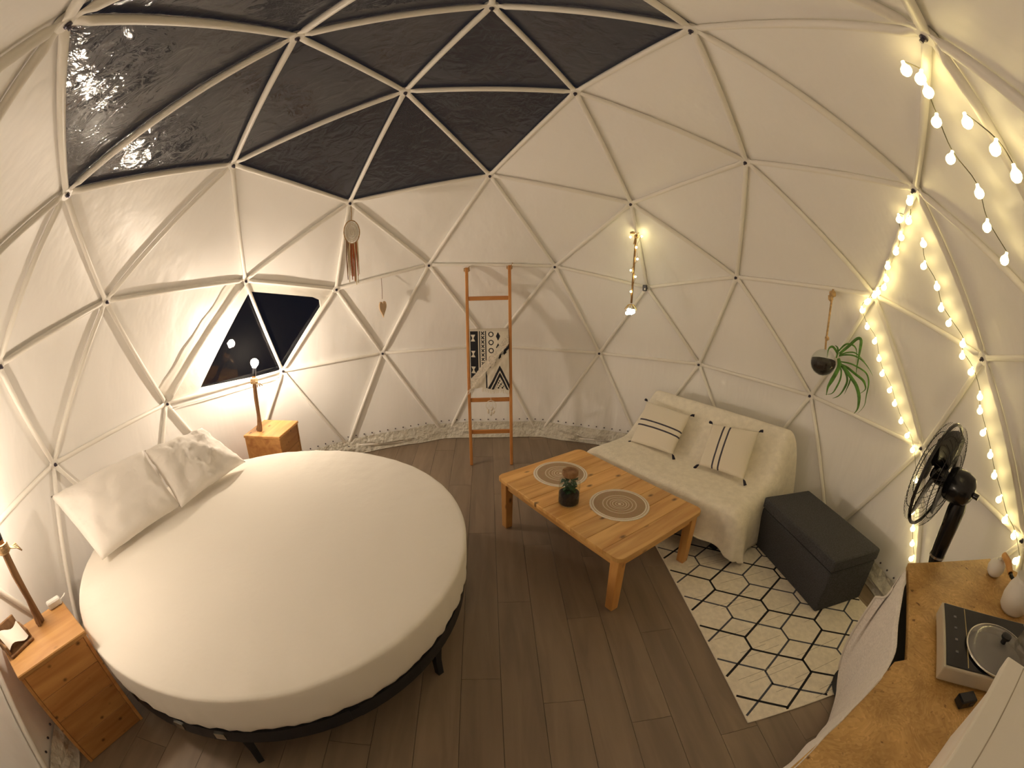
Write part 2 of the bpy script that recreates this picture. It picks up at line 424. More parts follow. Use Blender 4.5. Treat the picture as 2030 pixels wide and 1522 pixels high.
# ================================================================= THE SETTING
CEN = Vector((0, 0, 0.465))
HUB = {k: Vector(v) for k, v in HUB.items()}
hk = list(HUB)
ADJ = {a: set() for a in hk}; EDGES = []
for i, a in enumerate(hk):
    for b in hk[i + 1:]:
        if (HUB[a] - HUB[b]).length < 1.27: EDGES.append((a, b)); ADJ[a].add(b); ADJ[b].add(a)
FACES = []
for a, b in EDGES:
    for c in ADJ[a] & ADJ[b]:
        t = tuple(sorted((a, b, c)))
        if t not in FACES: FACES.append(t)
def outw(p, d=0.019): return p + (p - CEN).normalized() * d
SKY = [('r2b_3', 'r1_4', 'r2a_4'), ('r2a_4', 'r2b_4', 'r1_4'), ('r1_4', 'r2b_4', 'r1_0'), ('r2b_4', 'r2a_0', 'r1_0'), ('r1_0', 'r2a_0', 'r2b_0'),
       ('r1_0', 'r2b_0', 'r1_1'), ('r1_0', 'r1_1', 'A0'), ('r1_4', 'r1_0', 'A0'), ('A0', 'r1_1', 'r1_2'), ('r2b_3', 'r1_4', 'r1_3'), ('r1_4', 'A0', 'r1_3'), ('A0', 'r1_2', 'r1_3')]
SKY = {tuple(sorted(t)) for t in SKY}
WINF = {tuple(sorted(('r3p_4', 'p_0', 'r4m_0'))), tuple(sorted(('r3p_4', 'r4m_0', 'r4b_4')))}
from mathutils.bvhtree import BVHTree
_v = []; _f = []
for t in FACES:
    _f.append((len(_v), len(_v) + 1, len(_v) + 2)); _v += [outw(HUB[k]) for k in t]
BVH = BVHTree.FromPolygons(_v, _f)
def wall_at(u, v, off=0.05):
    h = BVH.ray_cast(CAM, ray(u, v)); return h[0] + (CEN - h[0]).normalized() * off
def wall_out(az, z, off=0.0):
    d = Vector((math.cos(az), math.sin(az), 0)); h = BVH.ray_cast(Vector((0, 0, z)), d); r = (h[0].xy.length if h[0] else 2.42) - off
    return Vector((d.x * r, d.y * r, z))

# floor: printed-wood planks laid along y, clipped to the round deck
def clip(poly, pts):
    for i in range(len(pts)):
        a, b = pts[i], pts[(i + 1) % len(pts)]; out = []
        ins = lambda p: (b[0] - a[0]) * (p[1] - a[1]) - (b[1] - a[1]) * (p[0] - a[0]) >= 0
        for j in range(len(poly)):
            p, q = poly[j], poly[(j + 1) % len(poly)]; ip, iq = ins(p), ins(q)
            if ip: out.append(p)
            if ip != iq:
                d1 = (b[0] - a[0]) * (p[1] - a[1]) - (b[1] - a[1]) * (p[0] - a[0]); d2 = (b[0] - a[0]) * (q[1] - a[1]) - (b[1] - a[1]) * (q[0] - a[0])
                t = d1 / (d1 - d2); out.append((p[0] + (q[0] - p[0]) * t, p[1] + (q[1] - p[1]) * t))
        poly = out
        if len(poly) < 3: return []
    return poly
FL = [(2.46 * math.cos(2 * PI * k / 48), 2.46 * math.sin(2 * PI * k / 48)) for k in range(48)]
floor = mk('floor', prism([(2.52 * math.cos(2 * PI * k / 48), 2.52 * math.sin(2 * PI * k / 48)) for k in range(48)], -0.06, -0.012), BLACK)
tag(floor, 'round floor of grey brown wood look planks', kind='structure')
PW, PL = 0.185, 1.22
for i in range(-14, 14):
    off = (i * 0.437) % 1.0 * PL
    for j in range(-3, 4):
        x0, y0 = i * PW, j * PL + off - PL
        poly = clip([(x0 + .001, y0 + .001), (x0 + PW - .001, y0 + .001), (x0 + PW - .001, y0 + PL - .001), (x0 + .001, y0 + PL - .001)], FL)
        if len(poly) < 3: continue
        cx, cy = sum(p[0] for p in poly) / len(poly), sum(p[1] for p in poly) / len(poly)
        mk('plank', prism([(p[0] - cx, p[1] - cy) for p in poly], -0.012, 0.0), FLOORW, floor, (cx, cy, 0))

# canvas cover, panel by panel
wall = empty('wall_round', label='cream canvas dome cover of triangular panels', kind='structure')
sky = empty('window_1', label='clear plastic skylight panels at the top of the dome', kind='structure')
def panel(name, tri, mt, parent, n=8, amp=0.010, seed=0):
    P = [outw(HUB[k]) for k in tri]; c = sum(P, Vector()) / 3
    if (P[0] - P[2]).cross(P[1] - P[2]).dot(c - CEN) > 0: P[0], P[1] = P[1], P[0]
    nrm = (P[1] - P[0]).cross(P[2] - P[0]).normalized()
    if nrm.dot(c - CEN) < 0: nrm = -nrm
    vs, ix = [], {}
    for i in range(n + 1):
        for j in range(n + 1 - i):
            a, b = i / n, j / n; g = 1 - a - b
            p = P[0] * a + P[1] * b + P[2] * g
            e = min(1, 27 * a * b * g * 1.2)
            d = e * (0.006 + amp * noise.noise(Vector((p.x * 2.2, p.y * 2.2, p.z * 1.1)) + Vector((seed, 0, 0))))
            ix[i, j] = len(vs); vs.append(p + nrm * d - c)
    fs = []
    for i in range(n):
        for j in range(n - i):
            fs.append((ix[i, j], ix[i + 1, j], ix[i, j + 1]))
            if i + j < n - 1: fs.append((ix[i + 1, j], ix[i + 1, j + 1], ix[i, j + 1]))
    return pyd(name, vs, fs, mt, parent, c, smooth=True)
for k, t in enumerate(FACES):
    if t in WINF: continue
    if t in SKY: panel('clear_panel', t, PVC, sky, 8, 0.016, k)
    else: panel('canvas_panel', t, CANVAS, wall, 8, 0.012, k)

# side window with two clear panes, canvas surround and rolled flaps
win = empty('window_2', label='diamond shaped clear window beside the right bedside lamp', kind='structure')
Pn, Qn, Xn, Wn = (HUB[k] for k in ('r3p_4', 'p_0', 'r4m_0', 'r4b_4'))
Po, Qo, Xo, Wo = map(outw, (Pn, Qn, Xn, Wn))
nL = (Xo - Po).cross(Wo - Po).normalized(); nR = (Qo - Po).cross(Xo - Po).normalized()
Pd, Xd = at_plane(494, 577, Po, nR), at_plane(557, 737, Po, nR)
Wl = at_plane(396, 769, Po, nL); Q1, Q2, Q3 = at_plane(619, 588, Po, nR), at_plane(633, 594, Po, nR), at_plane(635, 608, Po, nR)
fv = [Po, Qo, Xo, Wo, Pd, Q1, Q2, Q3, Xd, Wl]
fo = pyd('window_frame', [outw(p, 0.0) for p in fv], [(3, 0, 4, 9), (2, 3, 9, 8), (0, 1, 5, 4), (1, 6, 5), (1, 7, 6), (1, 2, 8, 7)], FRAME_CANVAS, win)
md = fo.modifiers.new('thick', 'SOLIDIFY'); md.thickness = 0.014; md.offset = 0
for nm, ps in (('pane', [Pd, Xd, Wl]), ('pane', [Pd, Q1, Q2, Q3, Xd])):
    c = sum(ps, Vector()) / len(ps)
    if (ps[1] - ps[0]).cross(ps[2] - ps[0]).dot(c - CEN) > 0: ps = ps[::-1]
    # panes sit behind the surround and run a little under it
    pyd(nm, [outw(c + (p - c) * 1.04, 0.012) - c for p in ps], [tuple(range(len(ps)))], PVC_WIN, win, c)
def flap(a, b, inw, side, wl, wr, bulge, name='flap'):
    """canvas strip folded over a strut from a to b; side = in-plane direction to the left of the strut"""
    vs, fs = [], []; n, mcs = 16, 9
    d = (b - a).normalized()
    for i in range(n + 1):
        t = i / n; c0 = a.lerp(b, 0.03 + 0.94 * t); nn = (CEN - c0).normalized()
        s = (side - d * side.dot(d)).normalized()
        wob = 1 + 0.25 * noise.noise(Vector((t * 5, wl * 40, 0)))
        for j in range(mcs):
            q = j / (mcs - 1); x = wl * (1 - q) * wob - wr * q
            h = bulge * wob * math.exp(-(x / 0.030) ** 2) + 0.006 + 0.010 * math.exp(-((x - wl * 0.55) / 0.02) ** 2)
            h -= 0.024
            vs.append(c0 + s * x + nn * h)
    for i in range(n):
        for j in range(mcs - 1): fs.append((i * mcs + j, i * mcs + j + 1, (i + 1) * mcs + j + 1, (i + 1) * mcs + j))
    o = pyd(name, vs, fs, FRAME_CANVAS, win, None, True); md = o.modifiers.new('thick', 'SOLIDIFY'); md.thickness = 0.004
flap(Wn, Pn, None, (HUB['r3n_4'] - Wn), 0.13, 0.05, 0.042)
flap(Wn, Xn, None, (HUB['r4p_4'] - Wn) * -1 + (Pn - Wn), -0.055, 0.045, 0.040)

# tubular frame
frame = empty('dome_frame', label='white painted steel tubes and hubs of the geodesic dome frame', kind='structure')
bm = bmesh.new(); rings = []
for z, a, b in ((-.5, .017, .004), (-.468, .017, .004), (-.44, .0145, .0145), (0, .0145, .0145), (.44, .0145, .0145), (.468, .017, .004), (.5, .017, .004)):
    rings.append([bm.verts.new((a * math.cos(2 * PI * k / 10), b * math.sin(2 * PI * k / 10), z)) for k in range(10)])
for a, b in zip(rings, rings[1:]):
    for k in range(10): bm.faces.new((a[k], a[(k + 1) % 10], b[(k + 1) % 10], b[k]))
bm.faces.new(rings[0][::-1]); bm.faces.new(rings[-1])
s0 = mk('strut', bm, STEEL, None, smooth=True, autosmooth=50); strut_me = s0.data; bpy.data.objects.remove(s0)
def place(o, z, y, c, sc=(1, 1, 1)):
    z = z.normalized(); x = y.cross(z).normalized(); y = z.cross(x)
    M = Matrix.Identity(4)
    for i in range(3): M[i][0] = x[i] * sc[0]; M[i][1] = y[i] * sc[1]; M[i][2] = z[i] * sc[2]; M[i][3] = c[i]
    o.matrix_basis = M
for a, b in EDGES:
    A, B = HUB[a], HUB[b]; mid = (A + B) / 2
    place(link('strut', strut_me, frame), B - A, mid - CEN, mid, (1, 1, (B - A).length - 0.02))
h0 = mk('hub', lathe([(0, -.010), (.030, -.010), (.034, -.006), (.034, .006), (.030, .010), (0, .010)], 14), STEEL, None, smooth=True, autosmooth=40); hub_me = h0.data; bpy.data.objects.remove(h0)
bm = lathe([(0, .026), (.006, .026), (.006, .017), (.0115, .016), (.0115, .009), (0, .009)], 8)
h0 = mk('bolt', bm, BOLT, None); bolt_me = h0.data; bpy.data.objects.remove(h0)
for k, p in HUB.items():
    o = link('hub', hub_me, frame); n = (CEN - p)
    place(o, n, Vector((0.3, 0.2, 1)) if abs(n.normalized().z) < .9 else Vector((1, 0, 0)), p)
    link('bolt', bolt_me, o)

# crumpled skirt at the foot of the cover and its row of studs
ring5 = sorted([p for k, p in HUB.items() if k.startswith('r5')], key=lambda p: math.atan2(p.y, p.x))
skirt = empty('baseboard_round', label='crumpled pale skirt of the cover along the floor with dark studs', kind='structure')
def skv(az, z, off): return wall_out(az, z, off)
nA, nZ = 150, 6
vs, fs = [], []
for i in range(nA):
    az = 2 * PI * i / nA
    for j in range(nZ):
        q = j / (nZ - 1); z = 0.004 + q * 0.150
        w = noise.noise(Vector((az * 14, z * 18, 0))) * 0.5 + noise.noise(Vector((az * 34, z * 30, 3))) * 0.35
        off = 0.045 * (1 - q) ** 1.3 + 0.016 + 0.042 * w * math.sin(PI * min(1, q * 1.15 + 0.1))
        vs.append(skv(az, max(z, 0.02), off)); vs[-1].z = z + (0.016 * w if 0 < j < nZ - 1 else (0.014 * noise.noise(Vector((az * 10, 5, 0))) if j else 0))
for i in range(nA):
    for j in range(nZ - 1):
        a, b = i * nZ + j, ((i + 1) % nA) * nZ + j; fs.append((a, b, b + 1, a + 1))
pyd('skirt', vs, fs, SKIRT, skirt)
bm = bmesh.new()
for i in range(190):
    az = 2 * PI * i / 190; p = wall_out(az, 0.175, 0.008); add_ball(bm, p, 0.0075, 1)
st = mk('stud', bm, BOLT, skirt); st['kind'] = 'stuff'
# cable lashed along the foot of the cover: trim hem
vs = [wall_out(2 * PI * i / 120, 0.02, 0.060) for i in range(120)]
for v in vs: v.z = 0.006
mk('hem', tube(vs, 0.006, 6, closed=True), SKIRT, skirt, smooth=True)

# ================================================================= FURNITURE
# ---- round bed
BC = Vector((-1.205, -0.085, 0)); BR = 1.048; BT = 0.52
bed = empty('bed_frame', BC, 0, 'black metal frame under the round white mattress', 'bed frame')
def ringmesh(r0, r1, z0, z1, n=72, a0=0, a1=2 * PI):
    bm = bmesh.new(); full = abs(a1 - a0 - 2 * PI) < 1e-6; rg = []
    for k in range(n if full else n + 1):
        a = a0 + (a1 - a0) * k / n; c, s = math.cos(a), math.sin(a)
        rg.append([bm.verts.new((r * c, r * s, z)) for r, z in ((r0, z0), (r1, z0), (r1, z1), (r0, z1))])
    for i in range(len(rg) if full else len(rg) - 1):
        a, b = rg[i], rg[(i + 1) % len(rg)]
        for k in range(4): bm.faces.new((a[k], b[k], b[(k + 1) % 4], a[(k + 1) % 4]))
    if not full: bm.faces.new(rg[0]); bm.faces.new(rg[-1][::-1])
    return bm
LEGA = [-24, -79, -130, -190, -240, -300]
SEG = [-52, -112, -172, -232, -292, 8]
for i in range(6):
    a0 = math.radians(SEG[i] - 60 + 1.2 if i else SEG[0] - 60 + 1.2)
    mk('rail', ringmesh(0.985, 1.030, 0.196, 0.268, 16, math.radians(SEG[i] - 58.8), math.radians(SEG[i] - 1.2)), BLACK, bed)
for a in SEG:
    A = math.radians(a)
    mk('joint_plate', ringmesh(0.995, 1.033, 0.204, 0.262, 3, A - 0.021, A + 0.021), BLACK, bed)
for u, v in ((352, 1444), (437, 1458)):
    q = at_z(u, v, .235); A = math.atan2(q.y - BC.y, q.x - BC.x); mk('rail_clip', ringmesh(1.026, 1.037, 0.216, 0.252, 3, A - 0.022, A + 0.022), CHROME, bed)
mk('platform', ringmesh(0.01, 0.986, 0.240, 0.268, 48), BLACK, bed)
for a in LEGA:
    A = math.radians(a); x, y = 1.0 * math.cos(A), 1.0 * math.sin(A)
    mk('leg', tube([(x, y, 0), (x * .995, y * .995, .10), (x, y, .198)], [.021, .023, .027], 4), BLACK, bed)
# mattress with its fitted sheet: soft rim, gathered side
prof = [(0, BT), (0.35, BT), (0.65, BT - .001), (0.85, BT - .003), (0.95, BT - .004), (1.0, BT - .006), (1.030, BT - .008), (1.045, BT - .009), (1.052, BT - .013), (1.054, BT - .020), (1.0535, BT - .04), (1.052, BT - .08), (1.050, BT - .12), (1.047, BT - .17), (1.041, BT - .21), (1.028, BT - .238), (1.0, BT - .247), (0.8, BT - .247), (0, BT - .247)]
bm = bmesh.new(); n = 220; rings = []
for pi_, (r, z) in enumerate(prof):
    if r == 0: rings.append([bm.verts.new((0, 0, z))]); continue
    rg = []
    for k in range(n):
        a = 2 * PI * k / n; rr, zz = r, z
        if r > 0.8:
            g = noise.noise(Vector((a * 22, z * 3, 0))) * 0.6 + noise.noise(Vector((a * 9, z * 5, 4)))
            low = max(0, min(1, (BT - z - .02) / .18))
            if z < BT - .03: rr += 0.005 * g * (0.4 + low) + .0035 * low * math.sin(a * 75 + 2 * noise.noise(Vector((a * 6, 0, 0))))
            zz += (0.0045 * noise.noise(Vector((a * 13, r * 2, 9))) + .003 * noise.noise(Vector((a * 4, r * 3, 2)))) * min(1, (r - .8) / .1)
        rg.append(bm.verts.new((rr * math.cos(a), rr * math.sin(a), zz)))
    rings.append(rg)
for a, b in zip(rings, rings[1:]):
    for k in range(n):
        k2 = (k + 1) % n
        if len(a) == 1: bm.faces.new((a[0], b[k], b[k2]))
        elif len(b) == 1: bm.faces.new((a[k], b[0], a[k2]))
        else: bm.faces.new((a[k], b[k], b[k2], a[k2]))
tag(mk('mattress', bm, SHEET, None, BC, smooth=True), 'round mattress in a white fitted sheet on the black bed frame', 'mattress')

def cushion(name, c00, c10, c11, c01, T, mt, nx=26, ny=20, wr=0.0, seed=0, pinch=0.06, up=None, parent=None):
    """soft pillow through four corners (bottom left, bottom right, top right, top left)"""
    ctr = (c00 + c10 + c11 + c01) / 4; nrm = (c10 - c00).cross(c01 - c00).normalized()
    if nrm.dot(CAM - ctr) < 0: nrm = -nrm
    vs, fs, uv = [], [], []
    for side in (1, -1):
        for i in range(nx + 1):
            for j in range(ny + 1):
                a, b = -1 + 2 * i / nx, -1 + 2 * j / ny
                a = math.sin(a * PI / 2) * .5 + a * .5; b = math.sin(b * PI / 2) * .5 + b * .5
                aa, bb = a * (1 - pinch * (1 - b * b)), b * (1 - pinch * (1 - a * a))
                s, t = (aa + 1) / 2, (bb + 1) / 2
                p = c00 * (1 - s) * (1 - t) + c10 * s * (1 - t) + c11 * s * t + c01 * (1 - s) * t
                f = max(0, (1 - a * a) * (1 - b * b)) ** 0.42
                h = T / 2 * f
                if wr: h += wr * f ** .5 * (noise.noise(Vector((a * 2.2 + seed, b * 1.6, side))) + .6 * noise.noise(Vector((a * 5 + b * 3, b * 2.5 - a * 2 + seed, side))) + .35 * (0.5 - abs(noise.noise(Vector((a * 4 - b * 2, b * 5 + a + seed, side)))) * 2))
                vs.append(p + nrm * (side * h) - ctr); uv.append(((a + 1) / 2, (b + 1) / 2))
    m1 = (nx + 1) * (ny + 1); I = lambda s, i, j: s * m1 + i * (ny + 1) + j
    for i in range(nx):
        for j in range(ny):
            fs.append((I(0, i, j), I(0, i + 1, j), I(0, i + 1, j + 1), I(0, i, j + 1)))
            fs.append((I(1, i, j), I(1, i, j + 1), I(1, i + 1, j + 1), I(1, i + 1, j)))
    me = bpy.data.meshes.new(name); me.from_pydata([tuple(v) for v in vs], [], fs)
    ul = me.uv_layers.new(name='UVMap')
    for lp in me.loops: ul.data[lp.index].uv = uv[lp.vertex_index]
    bm = bmesh.new(); bm.from_mesh(me); bmesh.ops.remove_doubles(bm, verts=bm.verts, dist=1e-5); bmesh.ops.recalc_face_normals(bm, faces=bm.faces); bm.to_mesh(me); bm.free()
    me.materials.append(mt); me.polygons.foreach_set('use_smooth', [True] * len(me.polygons))
    o = link(name, me, parent, ctr); return o, ctr, nrm
o, _, _ = cushion('pillow', at_z(203, 1110, .555), at_z(358, 1002, .560), at_z(283, 893, .84), at_z(100, 984, .84), .18, PILLOWM, wr=.022, seed=1, pinch=.035)
tag(o, 'plump white pillow leaning on the dome wall, nearer the pine nightstand with paper holder', 'pillow', 'bed pillows')
o, _, _ = cushion('pillow', at_z(360, 1006, .560), at_z(487, 915, .555), at_z(400, 848, .82), at_z(286, 893, .84), .17, PILLOWM, wr=.034, seed=5, pinch=.05)
tag(o, 'creased white pillow leaning on the dome wall, nearer the diamond window', 'pillow', 'bed pillows')

# ---- bedside cabinets
def nightstand(loc, rz, w, d, h, label):
    """front face is -y, w along x"""
    t = empty('nightstand', loc, rz, label, 'nightstand', 'pine nightstands')
    mk('top', box((0, 0, 0), (w + .012, d + .012, .022), .004), PINE_TOP, t, (0, 0, h - .011))
    mk('side_panel', box((-w / 2 + .009, 0, (h - .022) / 2), (.018, d, h - .022), .002), PINE_NS, t)
    mk('side_panel', box((w / 2 - .009, 0, (h - .022) / 2), (.018, d, h - .022), .002), PINE_NS, t)
    mk('back_panel', box((0, d / 2 - .006, (h - .022) / 2), (w - .038, .010, h - .03), 0), PINE_NS, t)
    hb = (h - .026) / 4
    for k in range(4): mk('front_board', box((0, 0, 0), (w - .038, .018, hb - .002), .002), PINE_NS, t, (0, -d / 2 + .012, hb * (k + .5) + .001))
    return t
def from_front(fl, fr, br):
    """frame from front-left, front-right, back-right top corners"""
    x = (fr - fl); w = x.length; d = (br - fr).length; c = (fl + br) / 2
    return c, math.atan2(x.y, x.x), w, d
NH = 0.59
c, rz, w, d = from_front(at_z(38, 1344, NH), at_z(173, 1250, NH), at_z(129, 1187, NH))
c += Vector((-.012, -.008, 0))
nsl = nightstand((c.x, c.y, 0), rz, w - .012, d - .012, NH, 'knotty pine nightstand with paper holder, beside the near edge of the round bed')
c, rz, w, d = from_front(at_z(551, 868, NH), at_z(589, 835, NH), at_z(526, 830, NH))
nsr = nightstand((c.x, c.y, 0), rz, w - .012, d - .012, NH, 'pine nightstand with lit bulb lamp, behind the far edge of the round bed')

def bedside_lamp(base, top, bulbc, label, bmat=None):
    t = empty('bedside_lamp', base, 0, label, 'lamp', 'driftwood bedside lamps')
    up = top - base; L = up.length
    mk('stick', tube([Vector((0, 0, 0)), up * .12 + Vector((.006, 0, 0)), up * .3 + Vector((.004, .004, 0)), up * .6, up], [.026, .022, .017, .020, .018], 7, flat=.8), DRIFT, t, smooth=True, autosmooth=50)
    mk('foot', tube([Vector((.018, -.02, .001)), up * .12 + Vector((.012, -.010, 0)), up * .28], [.013, .011, .008], 6), DRIFT, t)
    mk('foot', tube([Vector((-.024, .012, .001)), up * .1 + Vector((-.01, .008, 0)), up * .25], [.012, .010, .008], 6), DRIFT, t)
    bm = bmesh.new(); x, y = frame_of(up); pts = []
    for k in range(60):
        a = k / 10 * 2 * PI; pts.append(up * (0.86 + .10 * k / 60) + (x * math.cos(a) + y * math.sin(a)) * .026)
    add_tube(bm, pts, .005, 5)
    for s in range(3):
        q = up * .87 + x * .028; add_tube(bm, [q, q + x * (.03 + .01 * s) + y * (.02 * (s - 1)) - Vector((0, 0, .01)), q + x * (.045 + .01 * s) + y * .03 * (s - 1) - Vector((0, 0, .03 + .006 * s))], .004, 5)
    mk('rope_wrap', bm, ROPE, t, smooth=True)
    bl = bulbc - base; d = (bl - up).normalized()
    so = up + d * .002
    mk('socket', tube([so, so + d * .018, bl - d * .030], [.017, .017, .014], 12), GLOSSBLACK, t)
    bm = lathe([(0, -.036), (.013, -.034), (.016, -.022), (.028, -.006), (.031, .008), (.027, .024), (.014, .036), (0, .039)], 20)
    ax, ay = frame_of(d); M = Matrix((ax, ay, d)).transposed().to_4x4()
    for v in bm.verts: v.co = M @ v.co
    o = mk('bulb', bm, bmat or BULB, t, bl, smooth=True)
    return t
lb = at_z(515, 853, NH)
bedside_lamp(Vector((lb.x, lb.y, NH)), Vector((-1.852, 1.213, 1.008)), Vector((-1.835, 1.225, 1.104)), 'driftwood stick lamp with glowing bare bulb in front of the diamond window')
lb = at_z(80, 1232, NH)
bedside_lamp(Vector((lb.x, lb.y, NH)), Vector((lb.x - .002, lb.y + .008, 1.00)), Vector((lb.x - .004, lb.y + .012, 1.085)), 'driftwood stick lamp with rope wrap beside the paper holder', BULB_DIM)
# paper holder and adapter on the near nightstand
t = empty('paper_holder', (*at_z(37, 1278, NH).xy, NH), nsl.rotation_euler.z + .25, 'small wooden holder with a sheet of paper on the near pine nightstand', 'paper holder'); t.scale = (1.25, 1.25, 1.2)
mk('tray', box((0, 0, .006), (.12, .085, .012), .003), DRIFT, t)
mk('backrest', box((-.005, .036, .045), (.115, .010, .075), .003, R=Matrix.Rotation(-.3, 3, 'X')), DRIFT, t)
mk('side', box((-.054, .004, .028), (.010, .075, .040), .003), DRIFT, t)
mk('side', box((.054, .004, .028), (.010, .075, .040), .003), DRIFT, t)
vs = []; fs = []
for i in range(9):
    for j in range(3): vs.append((-.048 + .012 * i, -.034 + .03 * j, .030 + .012 * math.sin(i * .7 + j * .4) + .016 * j))
for i in range(8):
    for j in range(2): fs.append((i * 3 + j, i * 3 + j + 1, i * 3 + j + 4, i * 3 + j + 3))
pyd('paper', vs, fs, PAPER, t, smooth=True)
q = at_z(108, 1196, NH)
t = empty('adapter', (q.x + .02, q.y - .01, NH), nsl.rotation_euler.z, 'white plug adapter on the back edge of the near nightstand', 'adapter')
mk('housing', box((0, 0, .018), (.075, .036, .036), .006), WHITE, t)
mk('cable', tube(spline([(.035, 0, .015), (.06, .02, .01), (.075, .045, .004)], 4), .0035, 6), WHITE, t)

# ---- ladder against the wall
lr = HUB['r3p_0'] - HUB['r3n_0']
F1, F2 = at_z(935, 921, 0), at_z(1014, 920, 0)
T1, T2 = HUB['r3n_0'] + lr * .300, HUB['r3n_0'] + lr * .640
T1 = at_plane(925, 531, T1 + Vector((0, -.03, 0)), Vector((0, 1, 0.0))); T2 = at_plane(1010, 526, T2 + Vector((0, -.03, 0)), Vector((0, 1, 0)))
lad = empty('ladder', (F1 + F2) / 2, 0, 'narrow orange pine ladder leaning on the back of the dome', 'ladder')
lo = lad.location
def beam(name, a, b, w, t, mt, parent, ref=Vector((1, 0, 0))):
    """square bar from a to b, built round its own middle, long axis z"""
    L = (b - a).length; o = mk(name, box((0, 0, 0), (w, t, L), .004), mt, parent)
    z = (b - a).normalized(); x = (ref - z * ref.dot(z)).normalized(); y = z.cross(x); M = Matrix.Identity(4); c = (a + b) / 2
    for i in range(3): M[i][0] = x[i]; M[i][1] = y[i]; M[i][2] = z[i]; M[i][3] = c[i]
    o.matrix_basis = M; return o
beam('stile', F1 - lo, T1 - lo, .026, .042, LADDERW, lad); beam('stile', F2 - lo, T2 - lo, .026, .042, LADDERW, lad)
RUN = []
for v in (591, 656, 792, 855):
    a = at_plane(930, v + 1, F1, (T2 - F1).cross(F2 - F1).normalized()); b = at_plane(1009, v - 1, F1, (T2 - F1).cross(F2 - F1).normalized())
    fa = (a.z - F1.z) / (T1.z - F1.z); fb = (b.z - F2.z) / (T2.z - F2.z)
    a, b = F1.lerp(T1, fa), F2.lerp(T2, fb); RUN.append((a, b))
    e = (b - a).normalized() * .012
    beam('rung', a + e - lo, b - e - lo, .036, .020, LADDERW, lad, Vector((0, 0, 1)))
for T in (T1, T2):
    bm = bmesh.new(); c = T - lo
    for k in range(2): add_tube(bm, [c + Vector((.024 * math.cos(a), .030 * math.sin(a) + .012, -.010 - k * .014 + .008 * math.sin(a))) for a in [2 * PI * i / 12 for i in range(12)]], .005, 5, closed=True)
    add_tube(bm, spline([c + Vector((.01, .0, -.01)), c + Vector((.025, .03, .012)), c + Vector((.035, .05, .03))], 4), .005, 5)
    mk('rope_tie', bm, ROPE, lad)
# throw blanket over the second rung, printed in black
a, b = RUN[1]; ldir = (T1 - F1).normalized(); nl = (b - a).cross(ldir).normalized()
if nl.y > 0: nl = -nl
xw = (b - a).length - .030; x0 = a + (b - a).normalized() * .015; xd = (b - a).normalized()
hgt = (a - F1.lerp(T1, (at_plane(935, 773, F1, nl).z) / T1.z)).length
nx, ny = 110, 170
def printc(s, q):
    """s 0..1 across, q 0..1 down from the rung: black tribal print"""
    cell = lambda p, f: (p * f) % 1.0
    if s < .215:
        c = cell(q + .02, 3.6); e = abs(s - .09) / .10
        if abs(c - .5) * 2 < .42 and e < abs(c - .5) * 2.2 + .12: return 1
        return 0 if s > .02 else 1
    if .245 < s < .275 or .40 < s < .43: return 0
    if .29 < s < .385:
        c = cell(q, 13); x = (s - .3375) / .042; y = (c - .5) * 2.4
        return 0 if abs(abs(x) - abs(y)) < .42 and abs(x) < 1 and abs(y) < 1 else 1
    if .47 < s < .63:
        c = cell(q + .01, 7.2); r = math.hypot((s - .55) / .068, (c - .5) * 3.0)
        return 0 if .62 < r < 1.0 else 1
    if .66 < s < .80:
        c = cell(q, 5.2); return 0 if abs(s - .73) / .07 + abs(c - .5) * 2 < .8 else 1
    return 1
def print2(s, q):
    d = q - (1.0 - .62 * s)
    if abs(d + .12 - .03 * (int(s * 15) % 2)) < .045: return 0
    if .40 < s < .435 and q > .68: return 0
    e = abs(s - .74) * 1.05 + (.70 - q) * -0.0
    v = q - .60 - abs(s - .76) * 1.25
    if 0 < v < .085 or .12 < v < .20: return 0
    if v > .23: return 0 if (int(s * 30) + int(q * 34)) % 3 == 0 else 1
    return 1
vs, fs, cols = [], [], []
for j in range(ny + 1):
    q = j / ny
    for i in range(nx + 1):
        s = i / nx
        fold = q - (1.02 - .80 * s)      # the corner folded back across the front
        p = x0 + xd * (xw * s)
        g = .020 + .004 * math.sin(s * 9 + q * 3) + .010 * max(0, 1 - q * 18)
        if fold > -.16: g += .016 * max(0, min(1, (fold + .16) / .16)) + .006 * noise.noise(Vector((s * 9, q * 9, 0)))
        bot = hgt * (1.0 - .05 * (1 - s) + .012 * math.sin(s * 14))
        p = p - ldir * (bot * q) + nl * g
        vs.append(p)
for j in range(ny):
    for i in range(nx):
        fs.append((j * (nx + 1) + i, j * (nx + 1) + i + 1, (j + 1) * (nx + 1) + i + 1, (j + 1) * (nx + 1) + i))
        s, q = (i + .5) / nx, (j + .5) / ny; fold = q - (1.02 - .80 * s)
        if fold > 0: v = print2(s, q)
        elif fold > -.17: v = 2
        else: v = printc(s, q)
        k_ = 1 + .35 * noise.noise(Vector((s * 40, q * 40, 2))) if v == 2 else 1
        cols.append({0: (.012, .012, .018, 1), 1: (.74, .68, .58, 1), 2: (.60 * k_, .54 * k_, .45 * k_, 1)}[v])
me = bpy.data.meshes.new('blanket'); c = sum(vs, Vector()) / len(vs); me.from_pydata([tuple(v - c) for v in vs], [], fs)
ca = me.color_attributes.new('print', 'BYTE_COLOR', 'CORNER')
for p in me.polygons:
    for li in p.loop_indices: ca.data[li].color_srgb = [x ** (1 / 2.2) for x in cols[p.index]]
me.materials.append(vcol('blanket_print')); me.polygons.foreach_set('use_smooth', [True] * len(me.polygons))
bl = tag(link('blanket', me, None, c), 'black and white patterned throw blanket hung over a ladder rung', 'blanket')
